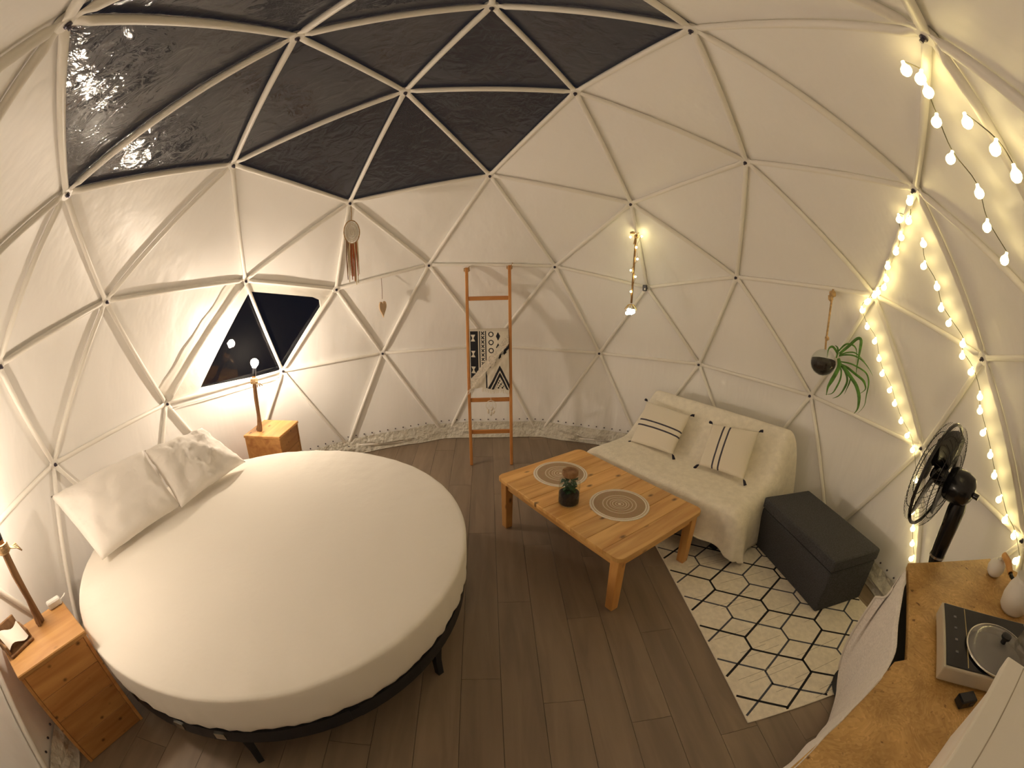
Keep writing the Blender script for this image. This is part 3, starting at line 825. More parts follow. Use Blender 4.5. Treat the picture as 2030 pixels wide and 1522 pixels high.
# back half, hanging behind the rung, and the loop over it
vs = []; n2 = 16
for i in range(25):
    s = i / 24; p = x0 + xd * (xw * s)
    for k in range(n2):
        if k < 7: th = PI * k / 6; vs.append(p + nl * (.025 * math.cos(th)) + ldir * (.022 * math.sin(th)) - c)
        else: vs.append(p - nl * (.025 + .006 * math.sin(s * 8)) - ldir * (hgt * .8 * (k - 6) / 9) - c)
fs = [(i * n2 + k, i * n2 + k + 1, (i + 1) * n2 + k + 1, (i + 1) * n2 + k) for i in range(24) for k in range(n2 - 1)]
pyd('back_drop', vs, fs, mat('blanket_back', (.70, .64, .55), .9), bl, None, True)
bm = bmesh.new()
for i in range(70):      # fringe along the folded diagonal and the lower hem
    s = (i + .5) / 70; q = 1.02 - .80 * s - .02
    if q < 1:
        p = x0 + xd * (xw * s) - ldir * (hgt * q) + nl * .048
        dv = (-ldir * .5 - xd * .45 + Vector((random.uniform(-.3, .3), 0, random.uniform(-.3, .3)))).normalized()
        for w in range(2): add_tube(bm, [p - c, p + dv * .02 + nl * .004 - c + xd * .006 * w, p + dv * (.045 + .02 * random.random()) - c + xd * .01 * w], [.0022, .0018, .001], 4)
    p = x0 + xd * (xw * s) - ldir * (hgt * (1 - .05 * (1 - s) + .012 * math.sin(s * 14))) + nl * .035
    if s > .3: add_tube(bm, [p - c, p + Vector((random.uniform(-.006, .006), 0, -.022)) - c, p + Vector((random.uniform(-.01, .01), -.004, -.04)) - c], [.0024, .002, .001], 4)
mk('fringe', bm, LACE, bl)['kind'] = 'stuff'
# little dreamcatcher hung on the third rung
a, b = RUN[2]; p = a.lerp(b, .52) + nl * .022
t = empty('small_dreamcatcher', p, 0, 'small white feather dreamcatcher hanging on the ladder below the blanket', 'dreamcatcher')
mk('cord', tube([(0, .0, .028), (0, -.004, .012), (0, 0, -.006)], .002, 5), LACE, t)
mk('hoop', tube([(.045 * math.cos(a), 0, -.050 + .045 * math.sin(a)) for a in [2 * PI * k / 20 for k in range(20)]], .0028, 6, closed=True), LACE, t)
bm = bmesh.new()
for k in range(5): a1 = 2 * PI * k / 5; add_tube(bm, [(.044 * math.cos(a1), 0, -.05 + .044 * math.sin(a1)), (.044 * math.cos(a1 + 2.5), 0, -.05 + .044 * math.sin(a1 + 2.5))], .0010, 4)
mk('web', bm, LACE, t)
for x, z, r in ((.018, -.062, .4), (-.03, -.085, -.2), (.03, -.09, .3), (0, -.105, 0)):
    bm = bmesh.new(); add_ball(bm, (0, 0, -.022), .012, 1, (1, .25, 2.0)); mk('feather', bm, LACE, t, (x, -.004, z), (0, r, 0), smooth=True)

# ---- coffee table
L, WD, H = 1.130, .762, .402
tb = empty('coffee_table', (.636, .508, 0), math.radians(-58.2), 'low knotty pine coffee table with two round placemats', 'table')
NP = 9; pw = L / NP
for k in range(NP):
    xa, xb = -pw / 2 + .0007, pw / 2 - .0007; ya, yb = -WD / 2, WD / 2; r = .045
    arc = lambda cx, cy, a0: [(cx + r * math.cos(math.radians(a0 + 15 * i)), cy + r * math.sin(math.radians(a0 + 15 * i))) for i in range(7)]
    if k == 0: poly = arc(xa + r, ya + r, 180) + [(xb, ya), (xb, yb)] + arc(xa + r, yb - r, 90)
    elif k == NP - 1: poly = [(xa, ya)] + arc(xb - r, ya + r, -90) + arc(xb - r, yb - r, 0) + [(xa, yb)]
    else: poly = [(xa, ya), (xb, ya), (xb, yb), (xa, yb)]
    bm = prism(poly, -.013, .013)
    bmesh.ops.bevel(bm, geom=[e for e in bm.edges if abs(e.verts[0].co.z - e.verts[1].co.z) < 1e-6 and e.verts[0].co.z > 0], offset=.0022, segments=1, affect='EDGES')
    mk('plank', bm, PINE_Y, tb, ((k + .5) * pw - L / 2, 0, H - .013))
for sx, sy, w, d in ((0, -1, L - .16, .020), (0, 1, L - .16, .020)): mk('apron', box((0, 0, 0), (w, d, .062), .002), PINE, tb, (0, sy * (WD / 2 - .045), H - .057))
for sx in (-1, 1): mk('apron', box((0, 0, 0), (.020, WD - .16, .062), .002), PINE_Y, tb, (sx * (L / 2 - .045), 0, H - .057))
for sx in (-1, 1):
    for sy in (-1, 1):
        bm = bmesh.new(); zl = .009 if sx > 0 or sy > 0 else 0.0
        vs_ = add_box(bm, (0, 0, (H - .026 + zl) / 2), (.062, .062, H - .026 - zl), .006, 2)
        for v in bm.verts:
            f = 1 - .16 * max(0, 1 - v.co.z / .30); v.co.x *= f; v.co.y *= f
        mk('leg', bm, PINE_Z, tb, (sx * (L / 2 - .052), sy * (WD / 2 - .052), 0))
MATM = bands('woven_placemat', [(0, (.62, .54, .42)), (.010, (.33, .22, .12)), (.022, (.60, .52, .41)), (.026, (.33, .22, .12)), (.040, (.60, .52, .41)), (.045, (.34, .23, .125)), (.056, (.58, .50, .39)), (.060, (.33, .22, .12)), (.076, (.58, .50, .39)), (.080, (.35, .24, .13)), (.098, (.50, .41, .29)), (.106, (.33, .22, .12)), (.158, (.62, .56, .46)), (.168, (.36, .25, .14)), (.172, (.62, .56, .46))])
for (u, v), lb_ in (((1111, 939), 'round jute placemat with white rim behind the terrarium jar, nearer the ladder'), ((1228, 1000), 'round jute placemat with white rim on the table end nearer the rug')):
    p = at_z(u, v, H)
    o = mk('placemat', lathe([(0, .0035), (.060, .0042), (.120, .0036), (.176, .0045), (.184, .003), (.185, .0005), (0, .0)], 56), MATM, None, (p.x, p.y, H + .0006), smooth=True, autosmooth=30)
    tag(o, lb_, 'placemat', 'round placemats')
p = at_z(1128, 1000, H); p.z = H
jar = empty('terrarium_jar', p + Vector((0, .02, .0005)), 0, 'corked glass terrarium jar with green plants on the coffee table', 'terrarium')
JH = .185; jar.scale = (1.12, 1.12, 1.15)
mk('glass_jar', lathe([(0, .001), (.050, .001), (.056, .006), (.057, .02), (.057, .125), (.052, .140), (.041, .152), (.038, .165), (.042, .170)], 32), GLASS, jar, smooth=True)
mk('cork_stopper', lathe([(0, .160), (.034, .160), (.0375, .170), (.043, .172), (.043, .192), (.040, .195), (0, .195)], 24), DRIFT, jar, smooth=True, autosmooth=40)
mk('soil', lathe([(0, .004), (.049, .004), (.0545, .010), (.0548, .066), (.03, .076), (0, .072)], 24), SOIL, jar, smooth=True)
bm = bmesh.new()
for k in range(90):
    a = random.uniform(0, 2 * PI); r = .044 * math.sqrt(random.random()); z = random.uniform(.06, .150)
    R = Matrix.Rotation(a, 3, 'Z') @ Matrix.Rotation(random.uniform(-.9, .6), 3, 'Y')
    w, l = random.uniform(.008, .014), random.uniform(.018, .030)
    P = [R @ Vector(q) + Vector((r * math.cos(a) * .7, r * math.sin(a) * .7, z)) for q in ((0, 0, 0), (l * .5, w, .004), (l, 0, -.003), (l * .5, -w, .004))]
    P = [q if q.xy.length < .054 else Vector((q.x * .054 / q.xy.length, q.y * .054 / q.xy.length, q.z)) for q in P]
    bm.faces.new([bm.verts.new(q) for q in P])
for k in range(9):
    a = k * 2 * PI / 9; add_tube(bm, [(.01 * math.cos(a), .01 * math.sin(a), .05), (.022 * math.cos(a + .3), .022 * math.sin(a + .3), .1), (.03 * math.cos(a + .5), .03 * math.sin(a + .5), .135)], .0015, 4)
mk('plants', bm, LEAF2, jar)['kind'] = 'stuff'

# ---- rug
RX0, RX1, RY0, RY1 = 1.068, 2.185, -.972, .66
rug = empty('rug', ((RX0 + RX1) / 2, (RY0 + RY1) / 2, 0), 0, 'cream rug with a black and blue grey honeycomb line pattern', 'rug')
rc = rug.location
mk('pile', box((0, 0, .004), (RX1 - RX0, RY1 - RY0, .008), .002), RUGM, rug)
def strip(bm, a, b, w):
    a, b = Vector(a), Vector(b); d = (b - a).normalized(); n = Vector((-d.y, d.x)) * w / 2; e = d * w * .3
    q = [a - e + n, b + e + n, b + e - n, a - e - n]; bm.faces.new([bm.verts.new((x.x - rc.x, x.y - rc.y, .0086)) for x in q])
def cut(a, b):
    m = .012; t0, t1 = 0, 1; d = (b[0] - a[0], b[1] - a[1])
    for p, q in ((-d[0], a[0] - RX0 - m), (d[0], RX1 - m - a[0]), (-d[1], a[1] - RY0 - m), (d[1], RY1 - m - a[1])):
        if abs(p) < 1e-9:
            if q < 0: return None
        elif p < 0: t0 = max(t0, q / p)
        else: t1 = min(t1, q / p)
    if t0 >= t1: return None
    return (a[0] + d[0] * t0, a[1] + d[1] * t0), (a[0] + d[0] * t1, a[1] + d[1] * t1)
for nm, mt, oy, wd, zz in (('black_lines', INK, 0.0, .013, 0), ('blue_lines', INK2, .2435, .011, -.0002)):
    bm = bmesh.new()
    for k in range(-1, 6):
        x = 1.289 + .2385 * k
        for j in range(-4, 5):
            y1 = (.019 if k % 2 == 0 else .269) + j * .488 + oy; y0 = y1 - .088
            for e in (cut((x, y0), (x, y1)), cut((x, y1), (x + .2385, y1 + .156)) if 1 else None, cut((x, y0), (x + .2385, y0 - .156))):
                if e: strip(bm, e[0], e[1], wd)
    o = mk(nm, bm, mt, rug, (0, 0, zz)); o['kind'] = 'stuff'
vs = bmesh.new()
for k in range(34):
    y = RY0 + .03 + k * .048 + random.uniform(-.012, .012); x = RX0 + random.uniform(.02, .7); l = random.uniform(.12, .35)
    add_box(vs, (x - rc.x + l / 2, y - rc.y + random.uniform(-.02, .02), .0082), (l, .0022, .0006), rz=.12)
mk('thin_flecks', vs, mat('rug_fleck', (.42, .37, .30), .97), rug)['kind'] = 'stuff'

# ---- sofa and its throw
SR = math.radians(-55.5); SO = Vector((.735, 1.195, 0))
sofa = empty('sofa', SO, SR, 'small black based sofa under a cream throw', 'sofa')
mk('base_frame', box((.60, .46, .105), (1.16, .66, .17), .01), BLACK, sofa)
for x in (.08, 1.12):
    for y in (.12, .70): mk('leg', box((x, y, .045), (.05, .05, .085), .004), BLACK, sofa)
mk('seat', box((.60, .30, .270), (1.18, .56, .165), .04, 3), GREYF, sofa)
R = Matrix.Rotation(math.radians(-42), 3, 'X')
mk('backrest', box((.60, .785, .470), (1.14, .10, .33), .04, 3, R=R), GREYF, sofa)
prof = [(-.035, .085), (-.030, .13), (-.024, .20), (-.016, .27), (-.006, .33), (.012, .368), (.05, .386), (.12, .384), (.22, .378), (.34, .374), (.44, .376), (.51, .386), (.56, .410), (.62, .462), (.68, .525), (.74, .590), (.79, .643), (.825, .678), (.855, .700), (.885, .703), (.905, .68), (.915, .60), (.92, .45), (.925, .30), (.93, .12)]
Wd = 1.235; nu = 44; ns = 12
def cover_pt(u, v, z, vi):
    hem = .03
    if 0 <= u <= Wd:
        p = Vector((u, v, z))
        if vi < 6:   # front drop: folds and a wavy hem
            f = (6 - vi) / 6
            p.y -= f * (.022 + .020 * math.sin(u * 13 + 1.0) + .012 * math.sin(u * 31))
            if vi == 0: p.z += .055 * math.sin(u * 4.2 - 2.2) + .035
            if vi == 1: p.z += .020 * math.sin(u * 4.2 - 2.2) + .018
        elif vi < 20: p.z += .006 * noise.noise(Vector((u * 5, v * 6, 0))) - .012 * math.exp(-((v - .5) / .1) ** 2) * math.sin(u * PI / Wd)
        return p
    return None
grid = []
for vi, (v, z) in enumerate(prof):
    row = []
    def side(sgn):
        out = []
        for k in range(1, ns + 1):
            f = k / ns; hem = (.075 if sgn < 0 else .035) + (0.02 if vi < 3 else 0)
            edge = .05 * (1 - math.exp(-7 * f)); flare = (.055 if sgn > 0 else .03) * f
            fold = (.030 * f * math.sin(v * 22 + .6) + .012 * f * math.sin(v * 51)) * (1 if z > .2 else .6)
            top = z; zz = top - max(0, (top - hem)) * (f ** 1.25)
            u = edge + flare + fold
            vv = v + (.05 * f if vi < 6 else (-.03 * f if vi > 20 else .02 * f * math.sin(v * 9)))
            if vi < 6: vv -= .03 * f * (6 - vi) / 6 * math.sin(f * PI)
            out.append(Vector((Wd + u if sgn > 0 else -u, vv, zz)))
        return out
    row += list(reversed(side(-1)))
    for i in range(nu + 1): row.append(cover_pt(Wd * i / nu, v, z, vi))
    row += side(1); grid.append(row)
nr = len(grid[0]); vs = [p for r in grid for p in r]
fs = [(j * nr + i, j * nr + i + 1, (j + 1) * nr + i + 1, (j + 1) * nr + i) for j in range(len(grid) - 1) for i in range(nr - 1)]
cov = pyd('sofa_throw', vs, fs, COVER, None, None, True)
cov.location = SO; cov.rotation_euler = (0, 0, SR)
sm = cov.modifiers.new('smooth', 'SUBSURF'); sm.levels = 1; sm.render_levels = 1
so_ = cov.modifiers.new('thick', 'SOLIDIFY'); so_.thickness = .004; so_.offset = -1
tag(cov, 'large cream throw draped over the whole sofa', 'throw')
# two cushions leaning on the back
MS = Matrix.Translation(SO) @ Matrix.Rotation(SR, 4, 'Z')
bn = (MS.to_3x3() @ Vector((0, -.70, .71))).normalized(); bp = MS @ Vector((.6, .60, .50))
def sofa_cushion(pix, mt, label):
    P = [at_plane(u, v, bp + bn * .055, bn) for u, v in pix]
    o, c, n = cushion('cushion', *P, .105, mt, 22, 22, wr=.004, seed=P[0].x, pinch=.03)
    for q in P:
        d = (q - c).normalized(); r = q - c + d * .004
        pts = [r - d * .006, r + d * .008, r + d * .03 - Vector((0, 0, .012))]
        bm = tube(pts, [.004, .009, .012], 7); mk('tassel', bm, TASSEL, o, smooth=True)
    return tag(o, label, 'cushion', 'tasselled sofa cushions')
sofa_cushion([(1250, 874), (1333, 901), (1369, 824), (1283, 795)], stripes('cushion_stripe_across', (.80, .74, .62), (.06, .055, .075), 'Y', (.40, .53), .018), 'cream tasselled cushion with two stripes across, nearer the ladder')
sofa_cushion([(1385, 921), (1474, 951), (1505, 856), (1412, 840)], stripes('cushion_stripe_down', (.80, .74, .62), (.06, .055, .075), 'X', (.30, .43), .018), 'cream tasselled cushion with two stripes running down, nearer the storage ottoman')

# ---- storage ottoman
ot = empty('storage_ottoman', (1.985, -.035, .0088), math.radians(2.0), 'dark grey fabric storage ottoman on the rug by the sofa', 'ottoman')
OW, OD, OH = .395, .75, .375
mk('box_body', box((0, 0, .145), (OW - .01, OD - .01, .290), .012, 2), GREYF, ot)
mk('lid', box((0, 0, .332), (OW, OD, .080), .018, 3), GREYF, ot)

# ================================================================= THINGS HUNG ON THE FRAME
def on_edge(a, b, t): return HUB[a].lerp(HUB[b], t)
def edge_at(a, b, u, v):
    """point of strut a-b that the sight line (u, v) passes closest to"""
    A, B = HUB[a], HUB[b]; d = ray(u, v); e = (B - A); w = A - CAM
    aa, bb, cc, dd, ee = e.dot(e), e.dot(d), 1.0, e.dot(w), d.dot(w)
    s = (bb * ee - cc * dd) / (aa * cc - bb * bb); return A + e * max(0, min(1, s))
def inw(p, d): return p + (CEN - p).normalized() * d
# large dreamcatcher under a hub
p = inw(HUB['r2a_0'], .04); q = at_vert(697, 437, p.x, p.y)
t = empty('dreamcatcher', Vector((p.x, p.y, p.z)), math.radians(20), 'oval dreamcatcher with rust and cream tassels left of the heart pendant', 'dreamcatcher')
zt = q.z - p.z; zb = at_vert(697, 483, p.x, p.y).z - p.z; zc = (zt + zb) / 2; rz_ = (zt - zb) / 2; rx = .058
mk('cord', tube([(0, 0, 0), (.003, 0, zt * .5), (0, 0, zt)], .003, 5), ROPE, t)
mk('hoop', tube([(rx * math.cos(a), 0, zc + rz_ * math.sin(a)) for a in [2 * PI * k / 32 for k in range(32)]], .0042, 7, closed=True), ROPE, t, smooth=True)
bm = bmesh.new()
for f in (.28, .46, .64, .80):
    add_tube(bm, [(rx * f * math.cos(a), 0, zc + rz_ * f * math.sin(a)) for a in [2 * PI * k / 28 for k in range(28)]], .0055, 5, closed=True)
for k in range(14):
    a = 2 * PI * k / 14; add_tube(bm, [(0, 0, zc), (rx * math.cos(a), 0, zc + rz_ * math.sin(a))], .0028, 4)
mk('lace_web', bm, LACE, t)
TC = [mat('wool_rust', (.42, .11, .035), .95), mat('wool_cream', (.66, .55, .36), .95), mat('wool_brown', (.20, .10, .06), .95)]
zl = at_vert(703, 566, p.x, p.y).z - p.z
for k in range(15):
    x = -.040 + .080 * k / 14; c = [2, 1, 2, 1, 1, 0, 0, 1, 0, 0, 1, 1, 0, 1, 1][k]
    z0 = zc - rz_ * math.sqrt(max(.05, 1 - (x / rx) ** 2)); l = z0 + (zl - z0) * (random.uniform(.75, 1.0))
    mk('tassel', tube([(x, .004 * (k % 2), z0), (x * 1.05 + random.uniform(-.004, .004), .006 * (k % 3), (z0 + l) / 2), (x * 1.1 + random.uniform(-.006, .006), 0, l)], [.0045, .004, .003], 5), TC[c], t)
# heart pendant
p = inw(edge_at('p_0', 'r3n_0', 755, 549), .02); z1 = at_vert(757, 594, p.x, p.y).z - p.z; z2 = at_vert(759, 627, p.x, p.y).z - p.z
t = empty('heart_pendant', p, math.radians(72), 'small wooden heart pendant on a thin cord, right of the tasselled dreamcatcher', 'pendant')
mk('cord', tube([(0, 0, 0), (.004, 0, z1 * .55), (0, 0, z1 + .006)], .0022, 5), mat('cord_brown', (.22, .12, .09), .9), t)
hs = (z1 - z2) / 2; poly = []
for k in range(28):
    a = 2 * PI * k / 28; poly.append((16 * math.sin(a) ** 3 / 17 * hs * .85, (13 * math.cos(a) - 5 * math.cos(2 * a) - 2 * math.cos(3 * a) - math.cos(4 * a)) / 15 * hs))
bm = prism(poly, -.005, .005)
for v in bm.verts: v.co = Vector((v.co.x, v.co.z, v.co.y + (z1 + z2) / 2))
mk('heart', bm, mat('pale_wood', (.62, .44, .27), .6, var=(14, .15)), t)
# rope pendant with fairy bulbs and crystal
p = inw(edge_at('r2a_1', 'p_1', 1259, 463), .03)
z = lambda v: at_vert(1256, v, p.x, p.y).z - p.z
t = empty('rope_pendant', p, 0, 'hanging rope light with tiny warm bulbs ending in a glowing crystal flower', 'pendant light')
rv = (CAM - p); rv.z = 0; rv.normalize(); sd = Vector((-rv.y, rv.x, 0))
if sd.dot(RIGHT) < 0: sd = -sd
bm = tube(spline([(0, 0, 0), sd * -.004 + Vector((0, 0, z(500))), sd * -.010 + Vector((0, 0, z(550))), sd * -.014 + Vector((0, 0, z(601)))], 6), .0085, 8)
mk('rope', bm, mat('brown_rope', (.22, .12, .05), .95, bmp=(90, .8, .004)), t, smooth=True)
bm = bmesh.new()
add_ball(bm, sd * .004 + Vector((0, 0, -.006)), .024, 1, (1, 1, .8)); add_ball(bm, sd * -.026 + Vector((0, 0, .02)), .020, 1, (1.2, 1, .7))
add_tube(bm, [sd * -.004, sd * -.016 + Vector((0, 0, -.07))], .004, 5); add_tube(bm, [sd * .01, sd * .022 + Vector((0, 0, .025))], .004, 5)
mk('knot', bm, ROPE, t)
tb_ = mk('bulb', ball((0, 0, 0), .008, 1), TINYB, t, sd * -.042 + Vector((0, 0, z(470))) - rv * .005, smooth=True)
for du, v in ((.045, 468), (.006, 490), (.018, 513), (-.030, 536), (.008, 548), (-.022, 578)):
    o = link('bulb', tb_.data, t, sd * du + Vector((0, 0, z(v))) + rv * .014)
mk('wire', tube(spline([sd * .04 + Vector((0, 0, z(468))), sd * .008 + rv * .014 + Vector((0, 0, z(490))), sd * .02 + rv * .014 + Vector((0, 0, z(513))), sd * -.03 + rv * .012 + Vector((0, 0, z(536))), sd * .008 + rv * .014 + Vector((0, 0, z(548))), sd * -.02 + rv * .012 + Vector((0, 0, z(578))), sd * -.014 + Vector((0, 0, z(602)))], 5), .0014, 4), mat('copper_wire', (.5, .3, .12), .35, 1.0), t)
zc = z(615)
CB = sd * -.016 + Vector((0, 0, zc))
bm = bmesh.new()
for k in range(9):
    a = 2 * PI * k / 9; d = Vector((math.cos(a), math.sin(a), 0))
    add_tube(bm, spline([CB + Vector((0, 0, .045)), CB + d * .022 + Vector((0, 0, .042)), CB + d * .045 + Vector((0, 0, .014)), CB + d * .048 + Vector((0, 0, .004))], 3), .003, 5)
mk('cap_petals', bm, mat('brass', (.5, .33, .12), .35, .9), t)
bm = bmesh.new()
for k in range(11):
    a = k * 2.4; r = .030 * math.sqrt((k + .5) / 11); vs_ = bmesh.ops.create_icosphere(bm, subdivisions=1, radius=.017)['verts']
    for v in vs_: v.co += CB + Vector((r * math.cos(a), r * math.sin(a), -.012 + .014 * math.sin(k * 1.9)))
mk('crystal', bm, COOL, t)
# battery box by the hub
p = inw(HUB['p_1'], .030) + Vector((-.012, -.01, .012))
t = empty('battery_box', p, math.radians(-36), 'small dark battery box fixed at a hub right of the rope light', 'battery box')
mk('case', box((0, 0, 0), (.036, .022, .052), .004), GLOSSBLACK, t); mk('switch', box((.004, -.013, -.008), (.010, .006, .016), .001), WHITE, t)

# hanging globe planter
p = inw(edge_at('r3n_1', 'r3p_1', 1655, 572), .02)
t = empty('hanging_planter', p, 0, 'glass globe planter with a spider plant hanging from a jute rope', 'planter')
zz = lambda u, v: at_vert(u, v, p.x, p.y).z - p.z
dist = (CAM - p).length; zpot = zz(1631, 718); rv = (CAM - p); rv.z = 0; rv.normalize(); sd = Vector((-rv.y, rv.x, 0)); sd = sd if sd.dot(RIGHT) > 0 else -sd
mk('rope', tube(spline([(0, 0, .01), sd * -.004 + Vector((0, 0, zz(1650, 620))), sd * -.004 + Vector((0, 0, zz(1640, 672))), Vector((0, 0, zpot + .085))], 6), .0068, 7), ROPE, t, smooth=True)
for kc, kr, ks in (((0, 0, -.02), .026, (1, 1, 1)), (sd * -.01 + Vector((0, 0, -.045)), .020, (1, 1, 1.3)), ((0, 0, zz(1642, 671)), .017, (1, 1, 1))):
    mk('knot', ball(kc, kr, 1, ks), ROPE, t)
PR = .086
tilt = Matrix.Rotation(0, 3, 'Z')
pc = Vector((0, 0, zpot))
bm = bmesh.new(); add_ball(bm, (0, 0, 0), PR, 3)
mouth = (sd * .80 + Vector((0, 0, .42)) + rv * .25).normalized()
bmesh.ops.delete(bm, geom=[v for v in bm.verts if v.co.normalized().dot(mouth) > .84], context='VERTS')
mk('globe', bm, GLASS, t, pc, smooth=True)
bm = bmesh.new(); add_ball(bm, (0, 0, 0), PR - .004, 3)
for v in bm.verts:
    if v.co.z > .018: v.co.z = .018 + .006 * noise.noise(v.co * 60)
mk('soil', bm, SOIL, t, pc, smooth=True)
S = dist / 985.0 * 1.06
def leafp(pts, w, dep, mt=LEAF):
    P = spline([pc + sd * ((x - 350) / 8.95 * S) + Vector((0, 0, -(y - 720) / 8.95 * S)) + rv * (dep * (i / (len(pts) - 1)) + .012) for i, (x, y) in enumerate(pts)], 5)
    n = len(P); vs, fs = [], []
    for i, q in enumerate(P):
        d = (P[min(i + 1, n - 1)] - P[max(i - 1, 0)]).normalized(); s = d.cross(rv); s = s.normalized() if s.length > .05 else Vector((0, 0, 1))
        ww = w * min(1, (n - 1 - i) / (n * .45) + .08) * (.75 + .25 * min(1, i / 4))
        vs += [q + s * ww, q - rv * ww * .35, q - s * ww]
    for i in range(n - 1): fs += [(i * 3, i * 3 + 1, i * 3 + 4, i * 3 + 3), (i * 3 + 1, i * 3 + 2, i * 3 + 5, i * 3 + 4)]
    o = pyd('leaf', vs, fs, mt, t, None, True); md = o.modifiers.new('thick', 'SOLIDIFY'); md.thickness = .0012
for pts, w, dep in (([(600, 520), (740, 360), (860, 215), (930, 225), (935, 420), (930, 640), (938, 780)], .0095, .06),
                    ([(580, 480), (650, 380), (720, 335), (830, 350), (895, 440), (915, 640)], .0055, -.02),
                    ([(600, 560), (700, 520), (850, 505), (1000, 550), (1140, 660), (1240, 780)], .0050, .02),
                    ([(600, 540), (740, 480), (860, 468), (960, 520), (1080, 600)], .0045, -.05),
                    ([(620, 650), (780, 645), (900, 665), (1100, 740), (1185, 880), (1190, 1100), (1190, 1290), (1105, 1440)], .0050, .04),
                    ([(640, 690), (780, 730), (930, 810), (1080, 890), (1140, 960), (1165, 1050), (1085, 1145)], .0080, -.03),
                    ([(640, 680), (760, 770), (880, 880), (980, 980), (1060, 1130), (1085, 1280), (1075, 1370), (1035, 1435)], .0115, .07),
                    ([(600, 600), (630, 700), (600, 830), (540, 980), (500, 1090), (500, 1215)], .0130, .08),
                    ([(620, 690), (680, 790), (690, 930), (645, 1090), (590, 1190), (475, 1225)], .0055, .05),
                    ([(630, 690), (740, 780), (815, 930), (790, 1080), (720, 1220), (620, 1285)], .0070, .02),
                    ([(700, 760), (850, 850), (865, 960), (840, 1090), (815, 1205)], .0048, -.02),
                    ([(580, 540), (520, 460), (460, 420), (405, 470), (400, 620)], .0075, .01),
                    ([(560, 600), (570, 480), (545, 420), (500, 400)], .0060, -.02)): leafp(pts, w, dep)

# ================================================================= FAIRY LIGHTS
bm = bmesh.new(); add_lathe(bm, [(0, -.0165), (.008, -.0145), (.0145, -.007), (.0158, 0), (.0140, .0075), (.0085, .014), (.0055, .019), (.005, .027), (0, .028)], 14)
f0 = mk('bulb', bm, FAIRY, None, smooth=True); fairy_me = f0.data; bpy.data.objects.remove(f0)
def strand(pix, label, offs=.055, extra=None):
    P = [wall_at(u, v, o if o else offs) for u, v, o in [(q + (None,))[:3] for q in pix]]
    t = empty('fairy_lights', P[0], 0, label, 'string lights', 'fairy light strands')
    tops = []
    for i, q in enumerate(P):
        o = link('bulb', fairy_me, t, q - P[0]); a = random.uniform(-.5, .5)
        up = Vector((math.sin(a) * .6, math.cos(a * 3) * .3, 1)).normalized()
        if i % 3 == 1: up = (up + (CEN - q).normalized() * -.8).normalized()
        o.rotation_mode = 'QUATERNION'; o.rotation_quaternion = Vector((0, 0, 1)).rotation_difference(up)
        tops.append(q - P[0] + up * .027)
    bm = tube(spline(tops, 4), .0016, 4)
    mk('wire', bm, WIRE, t); return t
strand([(1823, 101), (1852, 118), (1868, 146), (1884, 208), (1912, 285), (1971, 355), (1985, 426), (2020, 494)], 'strand of fairy bulbs swagged down from the upper hub to the right', .07)
strand([(1944, 212), (2002, 265), (2046, 318)], 'short strand of fairy bulbs along the strut beside the upper hub', .06)
strand([(1815, 388), (1813, 427), (1794, 424), (1798, 460), (1787, 490), (1770, 520), (1767, 545), (1762, 562), (1750, 572), (1742, 579), (1727, 592), (1718, 609), (1728, 642), (1743, 671), (1752, 706), (1758, 736), (1773, 769), (1783, 796), (1796, 831), (1808, 860), (1819, 889), (1826, 950), (1819, 1013), (1820, 1047), (1819, 1077), (1817, 1107)],
       'long strand of fairy bulbs running down behind the fan, right of the planter', .045)
strand([(1843, 473), (1843, 518), (1870, 560), (1878, 603), (1893, 633), (1921, 675), (1920, 699), (1937, 731), (1956, 781), (1956, 809), (1962, 853), (1977, 898), (1985, 939), (1994, 987), (2006, 1028), (2024, 1060), (2028, 1110)],
       'strand of fairy bulbs running down the strut above the kitchen worktop, right of the fan', .045)

# ================================================================= FAN
FX = at_vert(1865, 945, 1.705, -.90); fdir = Vector((-.24, .97, .05)).normalized()
pole = Vector((FX.x, FX.y, 0)) - Vector((fdir.x, fdir.y, 0)) * .115
pole.z = .0088; fan = empty('pedestal_fan', pole, 0, 'black pedestal fan behind the kitchen worktop', 'fan')
hc = FX - pole
ax, ay = frame_of(fdir); MF = Matrix((ax, ay, fdir)).transposed().to_4x4()
def fanpart(name, bm, mt, smooth=True, c=None):
    for v in bm.verts: v.co = MF @ v.co
    return mk(name, bm, mt, fan, hc if c is None else c, smooth=smooth, autosmooth=40)
mk('base', lathe([(0, 0), (.17, 0), (.175, .008), (.15, .022), (.05, .034), (.03, .05), (0, .05)], 36), BLACK, fan, smooth=True, autosmooth=40)
CZ = at_vert(1838, 1100, pole.x, pole.y).z
mk('pole', tube([(0, 0, .03), (0, 0, CZ)], .013, 12), CHROME, fan, smooth=True)
up_ = Vector((0, 0, 1))
mk('column', tube([(0, 0, CZ - .03), (0, 0, CZ), (-.004, .0, CZ + .1), (0, 0, hc.z - .09), (0, 0, hc.z - .03)], [.026, .033, .036, .040, .030], 14), GLOSSBLACK, fan, smooth=True, autosmooth=50)
fanpart('motor_housing', lathe([(0, -.165), (.030, -.162), (.058, -.145), (.070, -.110), (.070, -.055), (.060, -.040), (0, -.036)], 28), GLOSSBLACK)
fanpart('knob', lathe([(0, -.19), (.012, -.188), (.012, -.16), (0, -.16)], 10), GLOSSBLACK)
GR = .213
